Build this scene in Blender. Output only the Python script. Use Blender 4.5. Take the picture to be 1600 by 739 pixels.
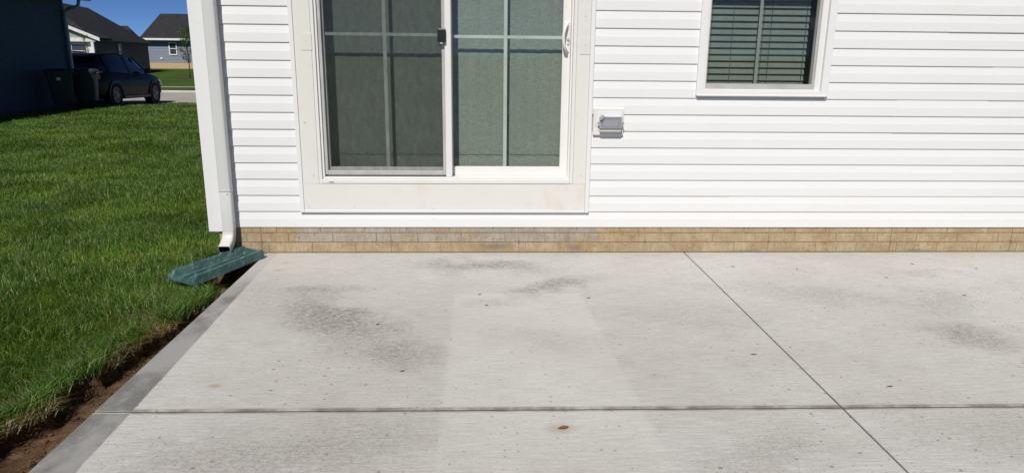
import bpy, bmesh, math, random
import numpy as np
from mathutils import Vector, Matrix, noise as mnoise

random.seed(7); rng = np.random.default_rng(7)
for o in list(bpy.data.objects): bpy.data.objects.remove(o)
scene = bpy.context.scene
COL = scene.collection

# ------------------------------------------------------------------ camera
cam_data = bpy.data.cameras.new('camera'); cam = bpy.data.objects.new('camera', cam_data); COL.objects.link(cam)
cam_data.sensor_fit = 'HORIZONTAL'; cam_data.sensor_width = 36.0
cam_data.lens = 36.0 * 1113.416 / 1600.0
cam_data.clip_start = 0.05; cam_data.clip_end = 3000
CR = Vector((0.99916312, -0.0397267, 0.00973895)); CU = Vector((0.00036744, 0.24680663, 0.96906468)); CF = Vector((0.04090138, 0.96825011, -0.24661468))
cm = Matrix((CR, CU, -CF)).transposed().to_4x4(); cm.translation = Vector((0, -4.94448, 1.378345))
cam.matrix_world = cm
scene.camera = cam

# ------------------------------------------------------------------ sky, sun, exposure
SUN_EL, SUN_AZ = math.radians(47), math.radians(14)          # sun behind the camera, a little to the left
sun_dir = Vector((-math.sin(SUN_AZ)*math.cos(SUN_EL), -math.cos(SUN_AZ)*math.cos(SUN_EL), math.sin(SUN_EL)))
world = bpy.data.worlds.new('World'); scene.world = world; world.use_nodes = True
wn = world.node_tree.nodes; wn.clear()
wo = wn.new('ShaderNodeOutputWorld'); bg = wn.new('ShaderNodeBackground'); sky = wn.new('ShaderNodeTexSky')
sky.sky_type = 'NISHITA'; sky.sun_disc = False; sky.sun_elevation = SUN_EL
sky.sun_rotation = math.atan2(sun_dir.x, sun_dir.y); sky.air_density = 1.0; sky.dust_density = 0.0; sky.ozone_density = 6.0; sky.altitude = 10000
bg.inputs[1].default_value = 0.072
world.node_tree.links.new(sky.outputs[0], bg.inputs[0]); world.node_tree.links.new(bg.outputs[0], wo.inputs[0])
sl = bpy.data.lights.new('sun', 'SUN'); sl.energy = 4.3; sl.angle = math.radians(0.5); sl.color = (1.0, 0.955, 0.89)
so = bpy.data.objects.new('sun', sl); COL.objects.link(so); so.rotation_euler = (-sun_dir).to_track_quat('-Z', 'Y').to_euler(); so.location = (-6, -20, 20)
scene.view_settings.view_transform = 'Standard'; scene.view_settings.look = 'None'
scene.view_settings.exposure = 0.0; scene.view_settings.gamma = 1.0; scene.view_settings.use_curve_mapping = False
scene.cycles.transparent_max_bounces = 16; scene.cycles.max_bounces = 5; scene.cycles.diffuse_bounces = 3; scene.cycles.glossy_bounces = 2; scene.cycles.transmission_bounces = 2

# ------------------------------------------------------------------ node helpers
class NT:
    def __init__(s, name):
        s.m = bpy.data.materials.new(name); s.m.use_nodes = True
        s.t = s.m.node_tree; s.t.nodes.clear()
        s.out = s.t.nodes.new('ShaderNodeOutputMaterial')
    def n(s, kind, **kw):
        nd = s.t.nodes.new('ShaderNode' + kind)
        for k, v in kw.items(): setattr(nd, k, v)
        return nd
    def set(s, sock, v):
        if hasattr(v, 'is_output') or isinstance(v, bpy.types.NodeSocket): s.t.links.new(v, sock)
        else:
            if isinstance(v, (tuple, list)) and len(v) == 3 and sock.type == 'RGBA': v = (*v, 1)
            sock.default_value = v
    def math(s, op, a, b=None, c=None, clamp=False):
        nd = s.n('Math', operation=op); nd.use_clamp = clamp
        s.set(nd.inputs[0], a)
        if b is not None: s.set(nd.inputs[1], b)
        if c is not None: s.set(nd.inputs[2], c)
        return nd.outputs[0]
    def pos(s):
        return s.n('NewGeometry').outputs['Position']
    def xyz(s):
        sp = s.n('SeparateXYZ'); s.t.links.new(s.pos(), sp.inputs[0]); return sp.outputs
    def noise(s, scale, detail=4, rough=0.55, sc=(1, 1, 1), off=(0, 0, 0), vec=None):
        mp = s.n('Mapping'); s.t.links.new(vec or s.pos(), mp.inputs[0])
        mp.inputs['Scale'].default_value = sc; mp.inputs['Location'].default_value = off
        nd = s.n('TexNoise'); s.t.links.new(mp.outputs[0], nd.inputs['Vector'])
        nd.inputs['Scale'].default_value = scale; nd.inputs['Detail'].default_value = detail; nd.inputs['Roughness'].default_value = rough
        return nd.outputs[0]
    def ramp(s, f, lo, hi, a=0.0, b=1.0):
        nd = s.n('MapRange'); nd.interpolation_type = 'SMOOTHSTEP'
        s.set(nd.inputs[0], f); nd.inputs[1].default_value = lo; nd.inputs[2].default_value = hi
        nd.inputs[3].default_value = a; nd.inputs[4].default_value = b
        return nd.outputs[0]
    def mix(s, f, a, b, blend='MIX'):
        nd = s.n('Mix', data_type='RGBA', blend_type=blend)
        s.set(nd.inputs[0], f); s.set(nd.inputs[6], a); s.set(nd.inputs[7], b)
        return nd.outputs[2]
    def bump(s, h, strength=0.3, dist=0.01, nrm=None):
        nd = s.n('Bump'); s.set(nd.inputs['Height'], h); nd.inputs['Strength'].default_value = strength; nd.inputs['Distance'].default_value = dist
        if nrm is not None: s.set(nd.inputs['Normal'], nrm)
        return nd.outputs[0]
    def bsdf(s, col, rough=0.6, metal=0.0, spec=0.5, nrm=None, coat=0.0):
        p = s.n('BsdfPrincipled'); s.set(p.inputs['Base Color'], col); s.set(p.inputs['Roughness'], rough)
        p.inputs['Metallic'].default_value = metal; p.inputs['Specular IOR Level'].default_value = spec; p.inputs['Coat Weight'].default_value = coat
        if nrm is not None: s.set(p.inputs['Normal'], nrm)
        s.t.links.new(p.outputs[0], s.out.inputs[0]); return p

def plain(name, col, rough=0.5, metal=0.0, spec=0.5, var=0.08, nscale=6.0, bump=0.0, bscale=60.0, coat=0.0):
    t = NT(name)
    f = t.noise(nscale, 5)
    c = t.mix(t.ramp(f, 0.3, 0.7), tuple(x*(1-var) for x in col), tuple(min(1, x*(1+var)) for x in col))
    nrm = t.bump(t.noise(bscale, 3), bump, 0.004) if bump else None
    t.bsdf(c, t.ramp(t.noise(nscale*2.3, 3), 0.3, 0.7, rough*0.88, min(1, rough*1.1)), metal, spec, nrm, coat)
    return t.m

# ------------------------------------------------------------------ materials
M = {}
def mat_siding():
    t = NT('white_vinyl_siding')
    grime = t.ramp(t.noise(1.3, 6, 0.6, (1, 1, 2.5)), 0.42, 0.75)
    x, y, z = t.xyz()
    low = t.ramp(z, 0.75, 0.15, 0, 1)
    c = t.mix(t.math('MULTIPLY', grime, 0.25), (0.765, 0.765, 0.76), (0.71, 0.705, 0.69))
    sp = t.ramp(t.noise(55, 2, 0.5, off=(3, 1, 9)), 0.73, 0.76)
    spot = t.math('MULTIPLY', sp, t.math('MULTIPLY_ADD', low, 0.6, 0.10))
    c = t.mix(spot, c, (0.42, 0.38, 0.33))
    wav = t.noise(2.2, 2, 0.4, (1, 1, 0.4))
    grain = t.noise(40, 3, 0.6, (0.5, 1, 6))
    n = t.bump(grain, 0.12, 0.001); n = t.bump(wav, 0.45, 0.016, n)
    t.bsdf(c, 0.42, 0, 0.4, n); return t.m
M['siding'] = mat_siding()
def mat_trim(name, col, dirt=0.5):
    t = NT(name)
    x, y, z = t.xyz()
    st = t.ramp(t.noise(5, 6, 0.65, (1, 1, 1.6), (2, 0, 4)), 0.52, 0.8)
    c = t.mix(t.math('MULTIPLY', st, 0.5*dirt), col, tuple(a*b for a, b in zip(col, (0.86, 0.80, 0.70))))
    sp = t.ramp(t.noise(26, 2, 0.5, off=(7, 3, 1)), 0.735, 0.77)
    c = t.mix(t.math('MULTIPLY', sp, 0.45*dirt), c, (0.36, 0.27, 0.18))
    rust = t.math('MULTIPLY', t.ramp(t.noise(3.1, 5, 0.6, (1, 1, 0.5), (1, 5, 2)), 0.6, 0.74), t.ramp(z, 0.62, 0.45, 0, 0.35*dirt))
    c = t.mix(rust, c, (0.62, 0.44, 0.27))
    n = t.bump(t.noise(9, 2, 0.5), 0.12, 0.006)
    t.bsdf(c, 0.45, 0, 0.4, n); return t.m
M['trim'] = mat_trim('cream_white_trim', (0.715, 0.70, 0.665), 1.0)
M['trim2'] = mat_trim('cream_white_block', (0.70, 0.685, 0.65), 0.6)
M['vinyl'] = mat_trim('white_vinyl_frame', (0.74, 0.73, 0.71), 0.5)
M['corner'] = mat_trim('white_corner_trim', (0.76, 0.76, 0.76), 0.25)
M['spout'] = mat_trim('off_white_painted_aluminium', (0.60, 0.61, 0.59), 0.6)
M['muntin'] = plain('white_grille_bar', (0.62, 0.63, 0.61), 0.5)
M['grey_metal'] = plain('grey_aluminium', (0.50, 0.49, 0.48), 0.45, 0.2, 0.5, 0.1)
M['black_plastic'] = plain('black_plastic', (0.015, 0.015, 0.017), 0.4)
M['throat_shade'] = plain('painted_throat_shade', (0.03, 0.028, 0.027), 0.7)  # near-black colour painted in for the shade inside the spout opening
M['interior'] = plain('dim_interior_paint', (0.25, 0.24, 0.22), 0.9)
M['slat'] = plain('white_blind_slat', (0.40, 0.40, 0.38), 0.5, 0, 0.3, 0.05)
M['cord'] = plain('pale_cord', (0.16, 0.17, 0.16), 0.8)
def mat_vane():
    t = NT('woven_blind_fabric')
    w1 = t.noise(34, 4, 0.7, (0.8, 1, 5)); w2 = t.noise(40, 4, 0.7, (5, 1, 0.8)); w3 = t.noise(3, 4, 0.5)
    s = t.math('ADD', w1, w2)
    c = t.mix(t.ramp(s, 0.82, 1.18), (0.385, 0.37, 0.36), (0.53, 0.515, 0.50))
    c = t.mix(t.math('MULTIPLY', t.ramp(w3, 0.35, 0.7), 0.3), c, (0.36, 0.36, 0.34))
    t.bsdf(c, 0.9, 0, 0.1, t.bump(s, 0.5, 0.002)); return t.m
M['vane'] = mat_vane()
def mat_glass(name, tint, ior):
    t = NT(name)
    tr = t.n('BsdfTransparent'); tr.inputs[0].default_value = (*tint, 1)
    gl = t.n('BsdfGlossy'); gl.inputs[0].default_value = (0.9, 0.97, 0.93, 1); gl.inputs['Roughness'].default_value = 0.015
    ge = t.n('NewGeometry'); dt = t.n('VectorMath', operation='DOT_PRODUCT'); t.t.links.new(ge.outputs['Normal'], dt.inputs[0]); t.t.links.new(ge.outputs['Incoming'], dt.inputs[1])
    fres = t.math('MULTIPLY_ADD', t.math('POWER', t.math('SUBTRACT', 1.0, t.math('ABSOLUTE', dt.outputs['Value'])), 5.0), 1.0-ior, ior)
    nb = t.bump(t.noise(1.7, 2, 0.4), 0.25, 0.004); t.set(gl.inputs['Normal'], nb)
    smear = t.ramp(t.noise(5, 5, 0.65, (1, 1, 0.6), (4, 4, 4)), 0.58, 0.8, 0, 0.03)
    df = t.n('BsdfDiffuse'); df.inputs[0].default_value = (0.55, 0.6, 0.57, 1)
    m1 = t.n('MixShader'); t.set(m1.inputs[0], smear); t.t.links.new(tr.outputs[0], m1.inputs[1]); t.t.links.new(df.outputs[0], m1.inputs[2])
    m2 = t.n('MixShader'); t.set(m2.inputs[0], fres); t.t.links.new(m1.outputs[0], m2.inputs[1]); t.t.links.new(gl.outputs[0], m2.inputs[2])
    t.t.links.new(m2.outputs[0], t.out.inputs[0]); return t.m
M['glass'] = mat_glass('green_tinted_glass', (0.895, 0.920, 0.905), 0.018)
M['far_glass'] = plain('dark_far_glass', (0.05, 0.06, 0.065), 0.08, 0, 0.8)
def mat_screen(name='fibreglass_insect_screen', lo=0.19, hi_=0.25):
    t = NT(name)
    tr = t.n('BsdfTransparent'); df = t.n('BsdfDiffuse'); df.inputs[0].default_value = (0.04, 0.042, 0.042, 1)
    x, y, z = t.xyz()
    mo = t.noise(12, 3, 0.5, (3, 1, 1))
    m = t.n('MixShader'); t.set(m.inputs[0], t.ramp(mo, 0.3, 0.7, lo, hi_)); t.t.links.new(tr.outputs[0], m.inputs[1]); t.t.links.new(df.outputs[0], m.inputs[2])
    t.t.links.new(m.outputs[0], t.out.inputs[0]); return t.m
M['screen'] = mat_screen(); M['screen_light'] = mat_screen('fine_window_screen', 0.05, 0.08)
def mat_cover():
    t = NT('smoky_clear_plastic')
    tr = t.n('BsdfTransparent'); tr.inputs[0].default_value = (0.82, 0.82, 0.86, 1)
    p = t.n('BsdfPrincipled'); p.inputs['Base Color'].default_value = (0.52, 0.52, 0.55, 1); p.inputs['Roughness'].default_value = 0.15
    m = t.n('MixShader'); m.inputs[0].default_value = 0.30; t.t.links.new(tr.outputs[0], m.inputs[1]); t.t.links.new(p.outputs[0], m.inputs[2])
    t.t.links.new(m.outputs[0], t.out.inputs[0]); return t.m
M['cover'] = mat_cover()
M['grey_plastic'] = plain('blue_grey_plastic', (0.33, 0.335, 0.37), 0.35)

def ell(t, x, y, cx, cy, rx, ry, rot=0.0, soft=0.9):
    c, s = math.cos(rot), math.sin(rot)
    dx = t.math('SUBTRACT', x, cx); dy = t.math('SUBTRACT', y, cy)
    u = t.math('ADD', t.math('MULTIPLY', dx, c/rx), t.math('MULTIPLY', dy, s/rx))
    v = t.math('ADD', t.math('MULTIPLY', dx, -s/ry), t.math('MULTIPLY', dy, c/ry))
    r = t.math('SQRT', t.math('ADD', t.math('MULTIPLY', u, u), t.math('MULTIPLY', v, v)))
    return t.ramp(r, 1.0, 1.0-soft, 0, 1)
def mat_concrete():
    t = NT('broomed_concrete')
    x, y, z = t.xyz()
    big = t.noise(0.9, 4, 0.6); mid = t.noise(4.5, 5, 0.65, (0.6, 1, 1))
    c = t.mix(t.ramp(big, 0.3, 0.7), (0.548, 0.532, 0.505), (0.605, 0.594, 0.572))
    c = t.mix(t.math('MULTIPLY', t.ramp(mid, 0.45, 0.75), 0.35), c, (0.45, 0.43, 0.40))
    # broom strokes run along the wall
    br = t.noise(1.0, 3, 0.7, (7.0, 170, 1)); br2 = t.noise(1.0, 3, 0.75, (30.0, 330, 1), (3, 3, 3))
    brm = t.math('ADD', t.math('MULTIPLY', br, 0.6), t.math('MULTIPLY', br2, 0.4))
    c = t.mix(t.ramp(brm, 0.36, 0.66), t.mix(1.0, c, (0.75, 0.745, 0.74), 'MULTIPLY'), t.mix(1.0, c, (1.09, 1.09, 1.09), 'MULTIPLY'))
    # fine grit
    g = t.noise(260, 2, 0.6); c = t.mix(t.math('MULTIPLY', t.ramp(g, 0.54, 0.68), 0.4), c, (0.33, 0.315, 0.29))
    # mildew stains
    warp = t.math('MULTIPLY', t.math('SUBTRACT', t.noise(3.0, 5, 0.6), 0.5), 0.55); warp2 = t.math('MULTIPLY', t.math('SUBTRACT', t.noise(3.0, 5, 0.6, off=(5, 7, 1)), 0.5), 0.55)
    xw = t.math('ADD', x, warp); yw = t.math('ADD', y, warp2)
    st = None
    for (cx, cy, rx, ry, rot, k) in ((-0.82, -1.30, 0.78, 0.36, -0.85, 1.0), (-0.42, -1.78, 0.42, 0.30, -0.4, 0.7), (-0.98, -0.86, 0.42, 0.16, 0, 0.75), (0.0, -0.33, 0.72, 0.22, -0.1, 0.9),
            (0.45, -0.78, 0.50, 0.17, 0.65, 0.8), (0.05, -1.05, 0.22, 0.10, 0.2, 0.45), (0.28, -1.62, 0.5, 0.25, -0.2, 0.35), (2.50, -1.60, 0.28, 0.28, 0, 0.75), (2.65, -1.15, 0.30, 0.5, -0.4, 0.35), (2.15, -1.0, 0.8, 0.25, -0.25, 0.35), (2.9, -0.5, 0.5, 0.12, -0.1, 0.3),
            (-0.75, -2.65, 0.8, 0.36, 0.2, 0.5), (1.05, -2.7, 0.4, 0.25, 0.2, 0.35), (1.15, -1.3, 0.7, 0.35, 0, 0.22), (2.0, -2.6, 0.6, 0.3, 0, 0.3), (-1.25, -0.95, 0.3, 0.6, 0.1, 0.3)):
        e = t.math('MULTIPLY', ell(t, xw, yw, cx, cy, rx, ry, rot), k)
        st = e if st is None else t.math('MAXIMUM', st, e)
    tex = t.ramp(t.noise(34, 5, 0.75, (0.85, 1, 1)), 0.36, 0.62, 0.2, 1.0)
    c = t.mix(t.math('MULTIPLY', st, tex), c, (0.255, 0.242, 0.222))
    grit = t.ramp(t.noise(95, 3, 0.7, (0.7, 1, 1), (1, 6, 0)), 0.50, 0.62)
    c = t.mix(t.math('MULTIPLY', grit, t.math('MULTIPLY_ADD', st, 0.55, 0.10)), c, (0.17, 0.16, 0.145))
    # dark specks of dirt, many near the stains
    def dots(scale, r0, r1, off):
        mp = t.n('Mapping'); t.t.links.new(t.pos(), mp.inputs[0]); mp.inputs['Location'].default_value = off; mp.inputs['Scale'].default_value = (0.85, 1, 0)
        vo = t.n('TexVoronoi'); vo.voronoi_dimensions = '2D'; t.t.links.new(mp.outputs[0], vo.inputs['Vector']); vo.inputs['Scale'].default_value = scale
        sc_ = t.n('SeparateColor'); t.t.links.new(vo.outputs['Color'], sc_.inputs[0])
        rad = t.math('MULTIPLY_ADD', t.math('POWER', sc_.outputs[0], 3.0), r1-r0, r0)
        d = t.math('ADD', vo.outputs['Distance'], t.math('MULTIPLY', t.math('SUBTRACT', g, 0.5), 0.10))
        inside = t.math('LESS_THAN', d, rad)
        return inside, sc_.outputs[1]
    i1, r1_ = dots(24, 0.045, 0.17, (0.3, 0.7, 0)); i2, r2_ = dots(55, 0.06, 0.20, (5.3, 2.7, 0))
    dens = t.math('MAXIMUM', t.math('MULTIPLY', st, 1.0), t.ramp(t.noise(1.2, 3, 0.5, off=(4, 4, 4)), 0.38, 0.66, 0.12, 0.8))
    s1 = t.math('MULTIPLY', i1, t.math('LESS_THAN', r1_, t.math('MULTIPLY', dens, 0.55))); s2 = t.math('MULTIPLY', i2, t.math('LESS_THAN', r2_, t.math('MULTIPLY', dens, 0.55)))
    c = t.mix(t.math('MULTIPLY', t.math('MAXIMUM', s1, t.math('MULTIPLY', s2, 0.75)), 0.62), c, (0.16, 0.138, 0.11))
    ys = t.ramp(t.noise(7, 4, 0.6, (0.4, 1, 1), (2, 8, 0)), 0.60, 0.78); c = t.mix(t.math('MULTIPLY', ys, 0.3), c, (0.44, 0.38, 0.27))
    # cleaner oblong where a mat has lain
    xe = t.math('ADD', x, t.math('MULTIPLY', y, 0.045))
    mt = t.math('MULTIPLY', t.math('MULTIPLY', t.ramp(x, -0.18, -0.150), t.ramp(xe, 0.56, 0.52)), t.math('MULTIPLY', t.ramp(y, -0.895, -0.915), t.ramp(y, -3.3, -2.4)))
    c = t.mix(t.math('MULTIPLY', mt, 0.21), c, (0.70, 0.69, 0.655))
    # rust spots
    for cx, cy, r, k in ((-1.143, -2.11, 0.035, 0.6), (0.30, -2.50, 0.06, 0.5), (-1.33, -0.42, 0.04, 0.35), (-1.33, -0.25, 0.05, 0.3)):
        e = ell(t, t.math('ADD', x, t.math('MULTIPLY', warp, 0.08)), y, cx, cy, r*1.4, r, 0, 1.0)
        c = t.mix(t.math('MULTIPLY', e, k), c, (0.34, 0.24, 0.13))
    # darker dirt along the tooled joint
    jd = t.ramp(t.math('ABSOLUTE', t.math('ADD', y, t.math('MULTIPLY_ADD', x, 0.008, 2.341))), 0.008, 0.030, 1, 0)
    c = t.mix(t.math('MULTIPLY', jd, t.ramp(t.noise(6, 4, 0.6), 0.3, 0.62, 0.25, 0.95)), c, (0.17, 0.152, 0.126))
    # steel-trowelled edge band, grey and smooth
    bn = t.noise(2.2, 4, 0.6, (1.5, 1, 1), (0.3, 0.6, 0)); bx = t.math('ADD', t.math('ADD', x, t.math('MULTIPLY', y, 0.030)), t.math('MULTIPLY', t.math('SUBTRACT', t.noise(9, 2), 0.5), 0.012))
    band = t.ramp(bx, -1.452, -1.462)
    far = t.ramp(y, -0.55, -0.85)
    bc = t.mix(t.ramp(bn, 0.40, 0.58), (0.150, 0.148, 0.143), (0.300, 0.296, 0.290))
    bc = t.mix(t.math('MULTIPLY', t.ramp(t.noise(70, 4, 0.7), 0.5, 0.8), 0.4), bc, (0.48, 0.47, 0.45))
    c = t.mix(t.math('MULTIPLY', band, t.math('MULTIPLY_ADD', far, 0.68, 0.25)), c, bc)
    scr = t.math('MULTIPLY', t.ramp(t.math('ABSOLUTE', t.math('ADD', y, t.math('MULTIPLY_ADD', x, 0.008, 2.352))), 0.002, 0.006, 1, 0), t.ramp(bx, -1.44, -1.47))
    c = t.mix(t.math('MULTIPLY', scr, 0.75), c, (0.72, 0.71, 0.69))
    nrm = t.bump(t.math('ADD', brm, t.math('MULTIPLY', g, 0.25)), 0.55, 0.0035)
    t.bsdf(c, 0.85, 0, 0.25, nrm); return t.m
M['concrete'] = mat_concrete()
M['joint'] = plain('dirt_packed_joint', (0.085, 0.074, 0.058), 0.95, var=0.4, nscale=40, bump=0.4)
def mat_found():
    t = NT('stained_brick_form_concrete')
    x, y, z = t.xyz()
    f1 = t.noise(7, 6, 0.65, (1, 1, 1.5)); rib = t.noise(1.0, 3, 0.65, (75, 40, 14)); spk = t.noise(90, 3, 0.65)
    tan = t.mix(t.ramp(f1, 0.3, 0.7), (0.36, 0.255, 0.135), (0.49, 0.39, 0.245))
    tan = t.mix(t.ramp(t.noise(2, 4, 0.6, off=(3, 0, 2)), 0.4, 0.7, 0, 0.6), tan, (0.40, 0.33, 0.22))
    grey = t.mix(t.ramp(f1, 0.3, 0.7), (0.33, 0.295, 0.235), (0.42, 0.385, 0.32))
    gm = t.math('MULTIPLY', t.ramp(t.math('ADD', x, t.math('MULTIPLY', f1, 0.05)), -1.310, -1.290), t.ramp(t.math('ADD', x, t.math('MULTIPLY', f1, 0.05)), 0.86, 0.84))
    gm = t.math('MULTIPLY', gm, t.ramp(t.math('ADD', z, t.math('MULTIPLY', f1, 0.03)), 0.078, 0.096))
    c = t.mix(t.math('MULTIPLY', gm, t.ramp(t.noise(5, 4, 0.6, off=(8, 1, 1)), 0.25, 0.5, 0.55, 1.0)), tan, grey)
    c = t.mix(t.ramp(t.noise(3.3, 5, 0.65, (1, 1, 2), (0, 4, 4)), 0.52, 0.72, 0, 0.55), c, (0.36, 0.21, 0.085))
    c = t.mix(t.ramp(rib, 0.38, 0.58, 0.30, 0.0), c, (0.22, 0.165, 0.10))
    pit = t.ramp(t.noise(45, 3, 0.6, off=(2, 2, 7)), 0.60, 0.68); c = t.mix(t.math('MULTIPLY', pit, 0.55), c, (0.17, 0.135, 0.09))
    c = t.mix(t.math('MULTIPLY', t.ramp(spk, 0.55, 0.68), 0.45), c, (0.56, 0.48, 0.36))
    for cx, cz, rx, rz, k in ((0.10, 0.045, 0.22, 0.035, 0.8), (0.62, 0.10, 0.045, 0.10, 0.6), (0.67, 0.035, 0.08, 0.04, 0.6), (3.2, 0.012, 0.16, 0.02, 0.7), (1.95, 0.01, 0.12, 0.02, 0.6)):
        e = ell(t, t.math('ADD', x, t.math('MULTIPLY', f1, 0.15)), t.math('ADD', z, t.math('MULTIPLY', rib, 0.03)), cx+0.07, cz+0.015, rx, rz)
        c = t.mix(t.math('MULTIPLY', e, k), c, (0.20, 0.18, 0.15))
    for k in range(7):                                   # rusty tie marks at the form seams
        e = ell(t, x, z, -1.562+0.911*k, 0.076, 0.018, 0.022)
        c = t.mix(t.math('MULTIPLY', e, 0.7), c, (0.14, 0.095, 0.06))
    base = t.ramp(t.math('ADD', z, t.math('MULTIPLY', t.noise(12, 3), 0.02)), 0.022, 0.008, 0, 0.55)
    c = t.mix(base, c, (0.21, 0.18, 0.14))
    t.bsdf(c, 0.9, 0, 0.2, t.bump(t.math('ADD', rib, t.math('MULTIPLY', spk, 0.5)), 0.8, 0.006)); return t.m
M['found'] = mat_found()
def mat_mortar():
    t = NT('recessed_form_joint')
    t.bsdf(t.mix(t.noise(30, 4), (0.26, 0.20, 0.13), (0.44, 0.365, 0.25)), 0.95, 0, 0.1); return t.m
M['mortar'] = mat_mortar()
def mat_splash():
    t = NT('weathered_green_plastic')
    w = t.noise(9, 6, 0.7); sc = t.noise(26, 5, 0.7, (2.2, 0.6, 1))
    c = t.mix(t.ramp(w, 0.35, 0.7), (0.026, 0.078, 0.076), (0.062, 0.138, 0.134))
    c = t.mix(t.math('MULTIPLY', t.ramp(sc, 0.50, 0.72), 0.6), c, (0.27, 0.37, 0.36))
    t.bsdf(c, 0.42, 0, 0.5, t.bump(sc, 0.3, 0.004)); return t.m
M['splash'] = mat_splash()
def mat_soil():
    t = NT('dug_brown_soil')
    a = t.noise(14, 7, 0.7); b = t.noise(120, 3, 0.6); w = t.noise(2.2, 3, 0.5)
    c = t.mix(t.ramp(a, 0.3, 0.7), (0.062, 0.035, 0.019), (0.155, 0.094, 0.054))
    c = t.mix(t.ramp(w, 0.45, 0.65, 0, 0.5), c, (0.12, 0.085, 0.055))
    c = t.mix(t.math('MULTIPLY', t.ramp(b, 0.62, 0.74), 0.5), c, (0.30, 0.22, 0.15))
    t.bsdf(c, 0.97, 0, 0.1, t.bump(t.math('ADD', a, t.math('MULTIPLY', b, 0.4)), 0.8, 0.02)); return t.m
M['soil'] = mat_soil()
def mat_ground():
    t = NT('lawn_ground')
    a = t.noise(0.35, 5, 0.6); b = t.noise(9, 5, 0.7); d = t.noise(1.4, 4, 0.6, off=(3, 2, 1))
    c = t.mix(t.ramp(a, 0.3, 0.7), (0.050, 0.100, 0.016), (0.085, 0.145, 0.024))
    c = t.mix(t.ramp(b, 0.4, 0.7, 0, 0.6), c, (0.026, 0.055, 0.012))
    c = t.mix(t.ramp(d, 0.5, 0.75, 0, 0.45), c, (0.075, 0.135, 0.03))
    t.bsdf(c, 0.95, 0, 0.1, t.bump(t.noise(40, 4, 0.7), 1.0, 0.05)); return t.m
M['ground'] = mat_ground()
def mat_grass(name, cols, trans=0.42):
    t = NT(name)
    g = t.n('NewGeometry'); r = t.n('ValToRGB')
    t.t.links.new(g.outputs['Random Per Island'], r.inputs[0])
    r.color_ramp.elements[0].color = (*cols[0], 1); r.color_ramp.elements[1].color = (*cols[-1], 1)
    for i, c in enumerate(cols[1:-1]): r.color_ramp.elements.new((i+1)/(len(cols)-1)).color = (*c, 1)
    patch = t.noise(0.9, 4, 0.6)
    c = t.mix(t.ramp(patch, 0.46, 0.62, 0, 0.75), r.outputs[0], t.mix(1.0, r.outputs[0], (1.55, 1.42, 1.05), 'MULTIPLY'))
    p = t.n('BsdfPrincipled'); t.set(p.inputs['Base Color'], c); p.inputs['Roughness'].default_value = 0.42; p.inputs['Specular IOR Level'].default_value = 0.4
    tl = t.n('BsdfTranslucent'); t.set(tl.inputs[0], t.mix(1.0, c, (1.2, 1.3, 0.6), 'MULTIPLY'))
    m = t.n('MixShader'); m.inputs[0].default_value = trans; t.t.links.new(p.outputs[0], m.inputs[1]); t.t.links.new(tl.outputs[0], m.inputs[2])
    t.t.links.new(m.outputs[0], t.out.inputs[0]); return t.m
M['grass'] = mat_grass('grass_blades', [(0.033, 0.082, 0.011), (0.072, 0.158, 0.020), (0.130, 0.228, 0.034), (0.080, 0.166, 0.023), (0.29, 0.38, 0.12)])
M['straw'] = mat_grass('dry_straw', [(0.22, 0.16, 0.07), (0.34, 0.27, 0.13), (0.16, 0.14, 0.05), (0.42, 0.35, 0.20)], 0.2)
M['leaf'] = mat_grass('tree_leaves', [(0.035, 0.075, 0.015), (0.06, 0.12, 0.022), (0.085, 0.155, 0.03), (0.05, 0.10, 0.02)])
M['bark'] = plain('grey_brown_bark', (0.16, 0.12, 0.085), 0.9, var=0.25, nscale=30)
M['mulch'] = plain('dark_mulch', (0.045, 0.03, 0.02), 0.95, var=0.4, nscale=20)
M['dryleaf'] = plain('brown_dry_leaf', (0.20, 0.105, 0.035), 0.8, var=0.3, nscale=80)
M['street'] = plain('pale_concrete_street', (0.36, 0.335, 0.305), 0.9, var=0.08, nscale=1.5)
M['walk'] = plain('sidewalk_concrete', (0.52, 0.50, 0.46), 0.9, var=0.05, nscale=2)
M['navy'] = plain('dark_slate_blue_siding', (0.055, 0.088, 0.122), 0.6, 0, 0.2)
M['navy_spout'] = plain('pale_blue_grey_downspout', (0.34, 0.37, 0.40), 0.5)
M['shingle'] = plain('charcoal_asphalt_shingles', (0.030, 0.030, 0.034), 0.95, 0, 0.2, 0.35, 5.0, 0.6, 30)
M['far_white'] = plain('white_house_trim', (0.78, 0.77, 0.75), 0.5)
M['far_dark'] = plain('dark_grey_house_siding', (0.055, 0.062, 0.064), 0.6, 0, 0.3)
M['far_sage'] = plain('sage_grey_gable_siding', (0.30, 0.32, 0.30), 0.6)
M['far_blue'] = plain('slate_blue_house_siding', (0.215, 0.245, 0.315), 0.6, 0, 0.3)
M['far_tan'] = plain('tan_brick_foundation', (0.50, 0.37, 0.22), 0.9)
M['car_paint'] = plain('black_car_paint', (0.003, 0.003, 0.003), 0.28, 0, 0.08, 0.05, 4)
M['car_glass'] = plain('dark_car_glass', (0.006, 0.009, 0.014), 0.08, 0, 0.35)
M['tyre'] = plain('tyre_rubber', (0.012, 0.012, 0.012), 0.85)
M['alloy'] = plain('grey_alloy', (0.10, 0.10, 0.11), 0.35, 0.8)
M['lamp_clear'] = plain('headlight_lens', (0.65, 0.66, 0.68), 0.15)
M['lamp_red'] = plain('tail_light_lens', (0.25, 0.01, 0.01), 0.2)
M['can'] = plain('dark_green_black_bin_plastic', (0.036, 0.043, 0.042), 0.5, 0, 0.3)
M['sticker'] = plain('white_sticker', (0.75, 0.75, 0.75), 0.6)

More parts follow.
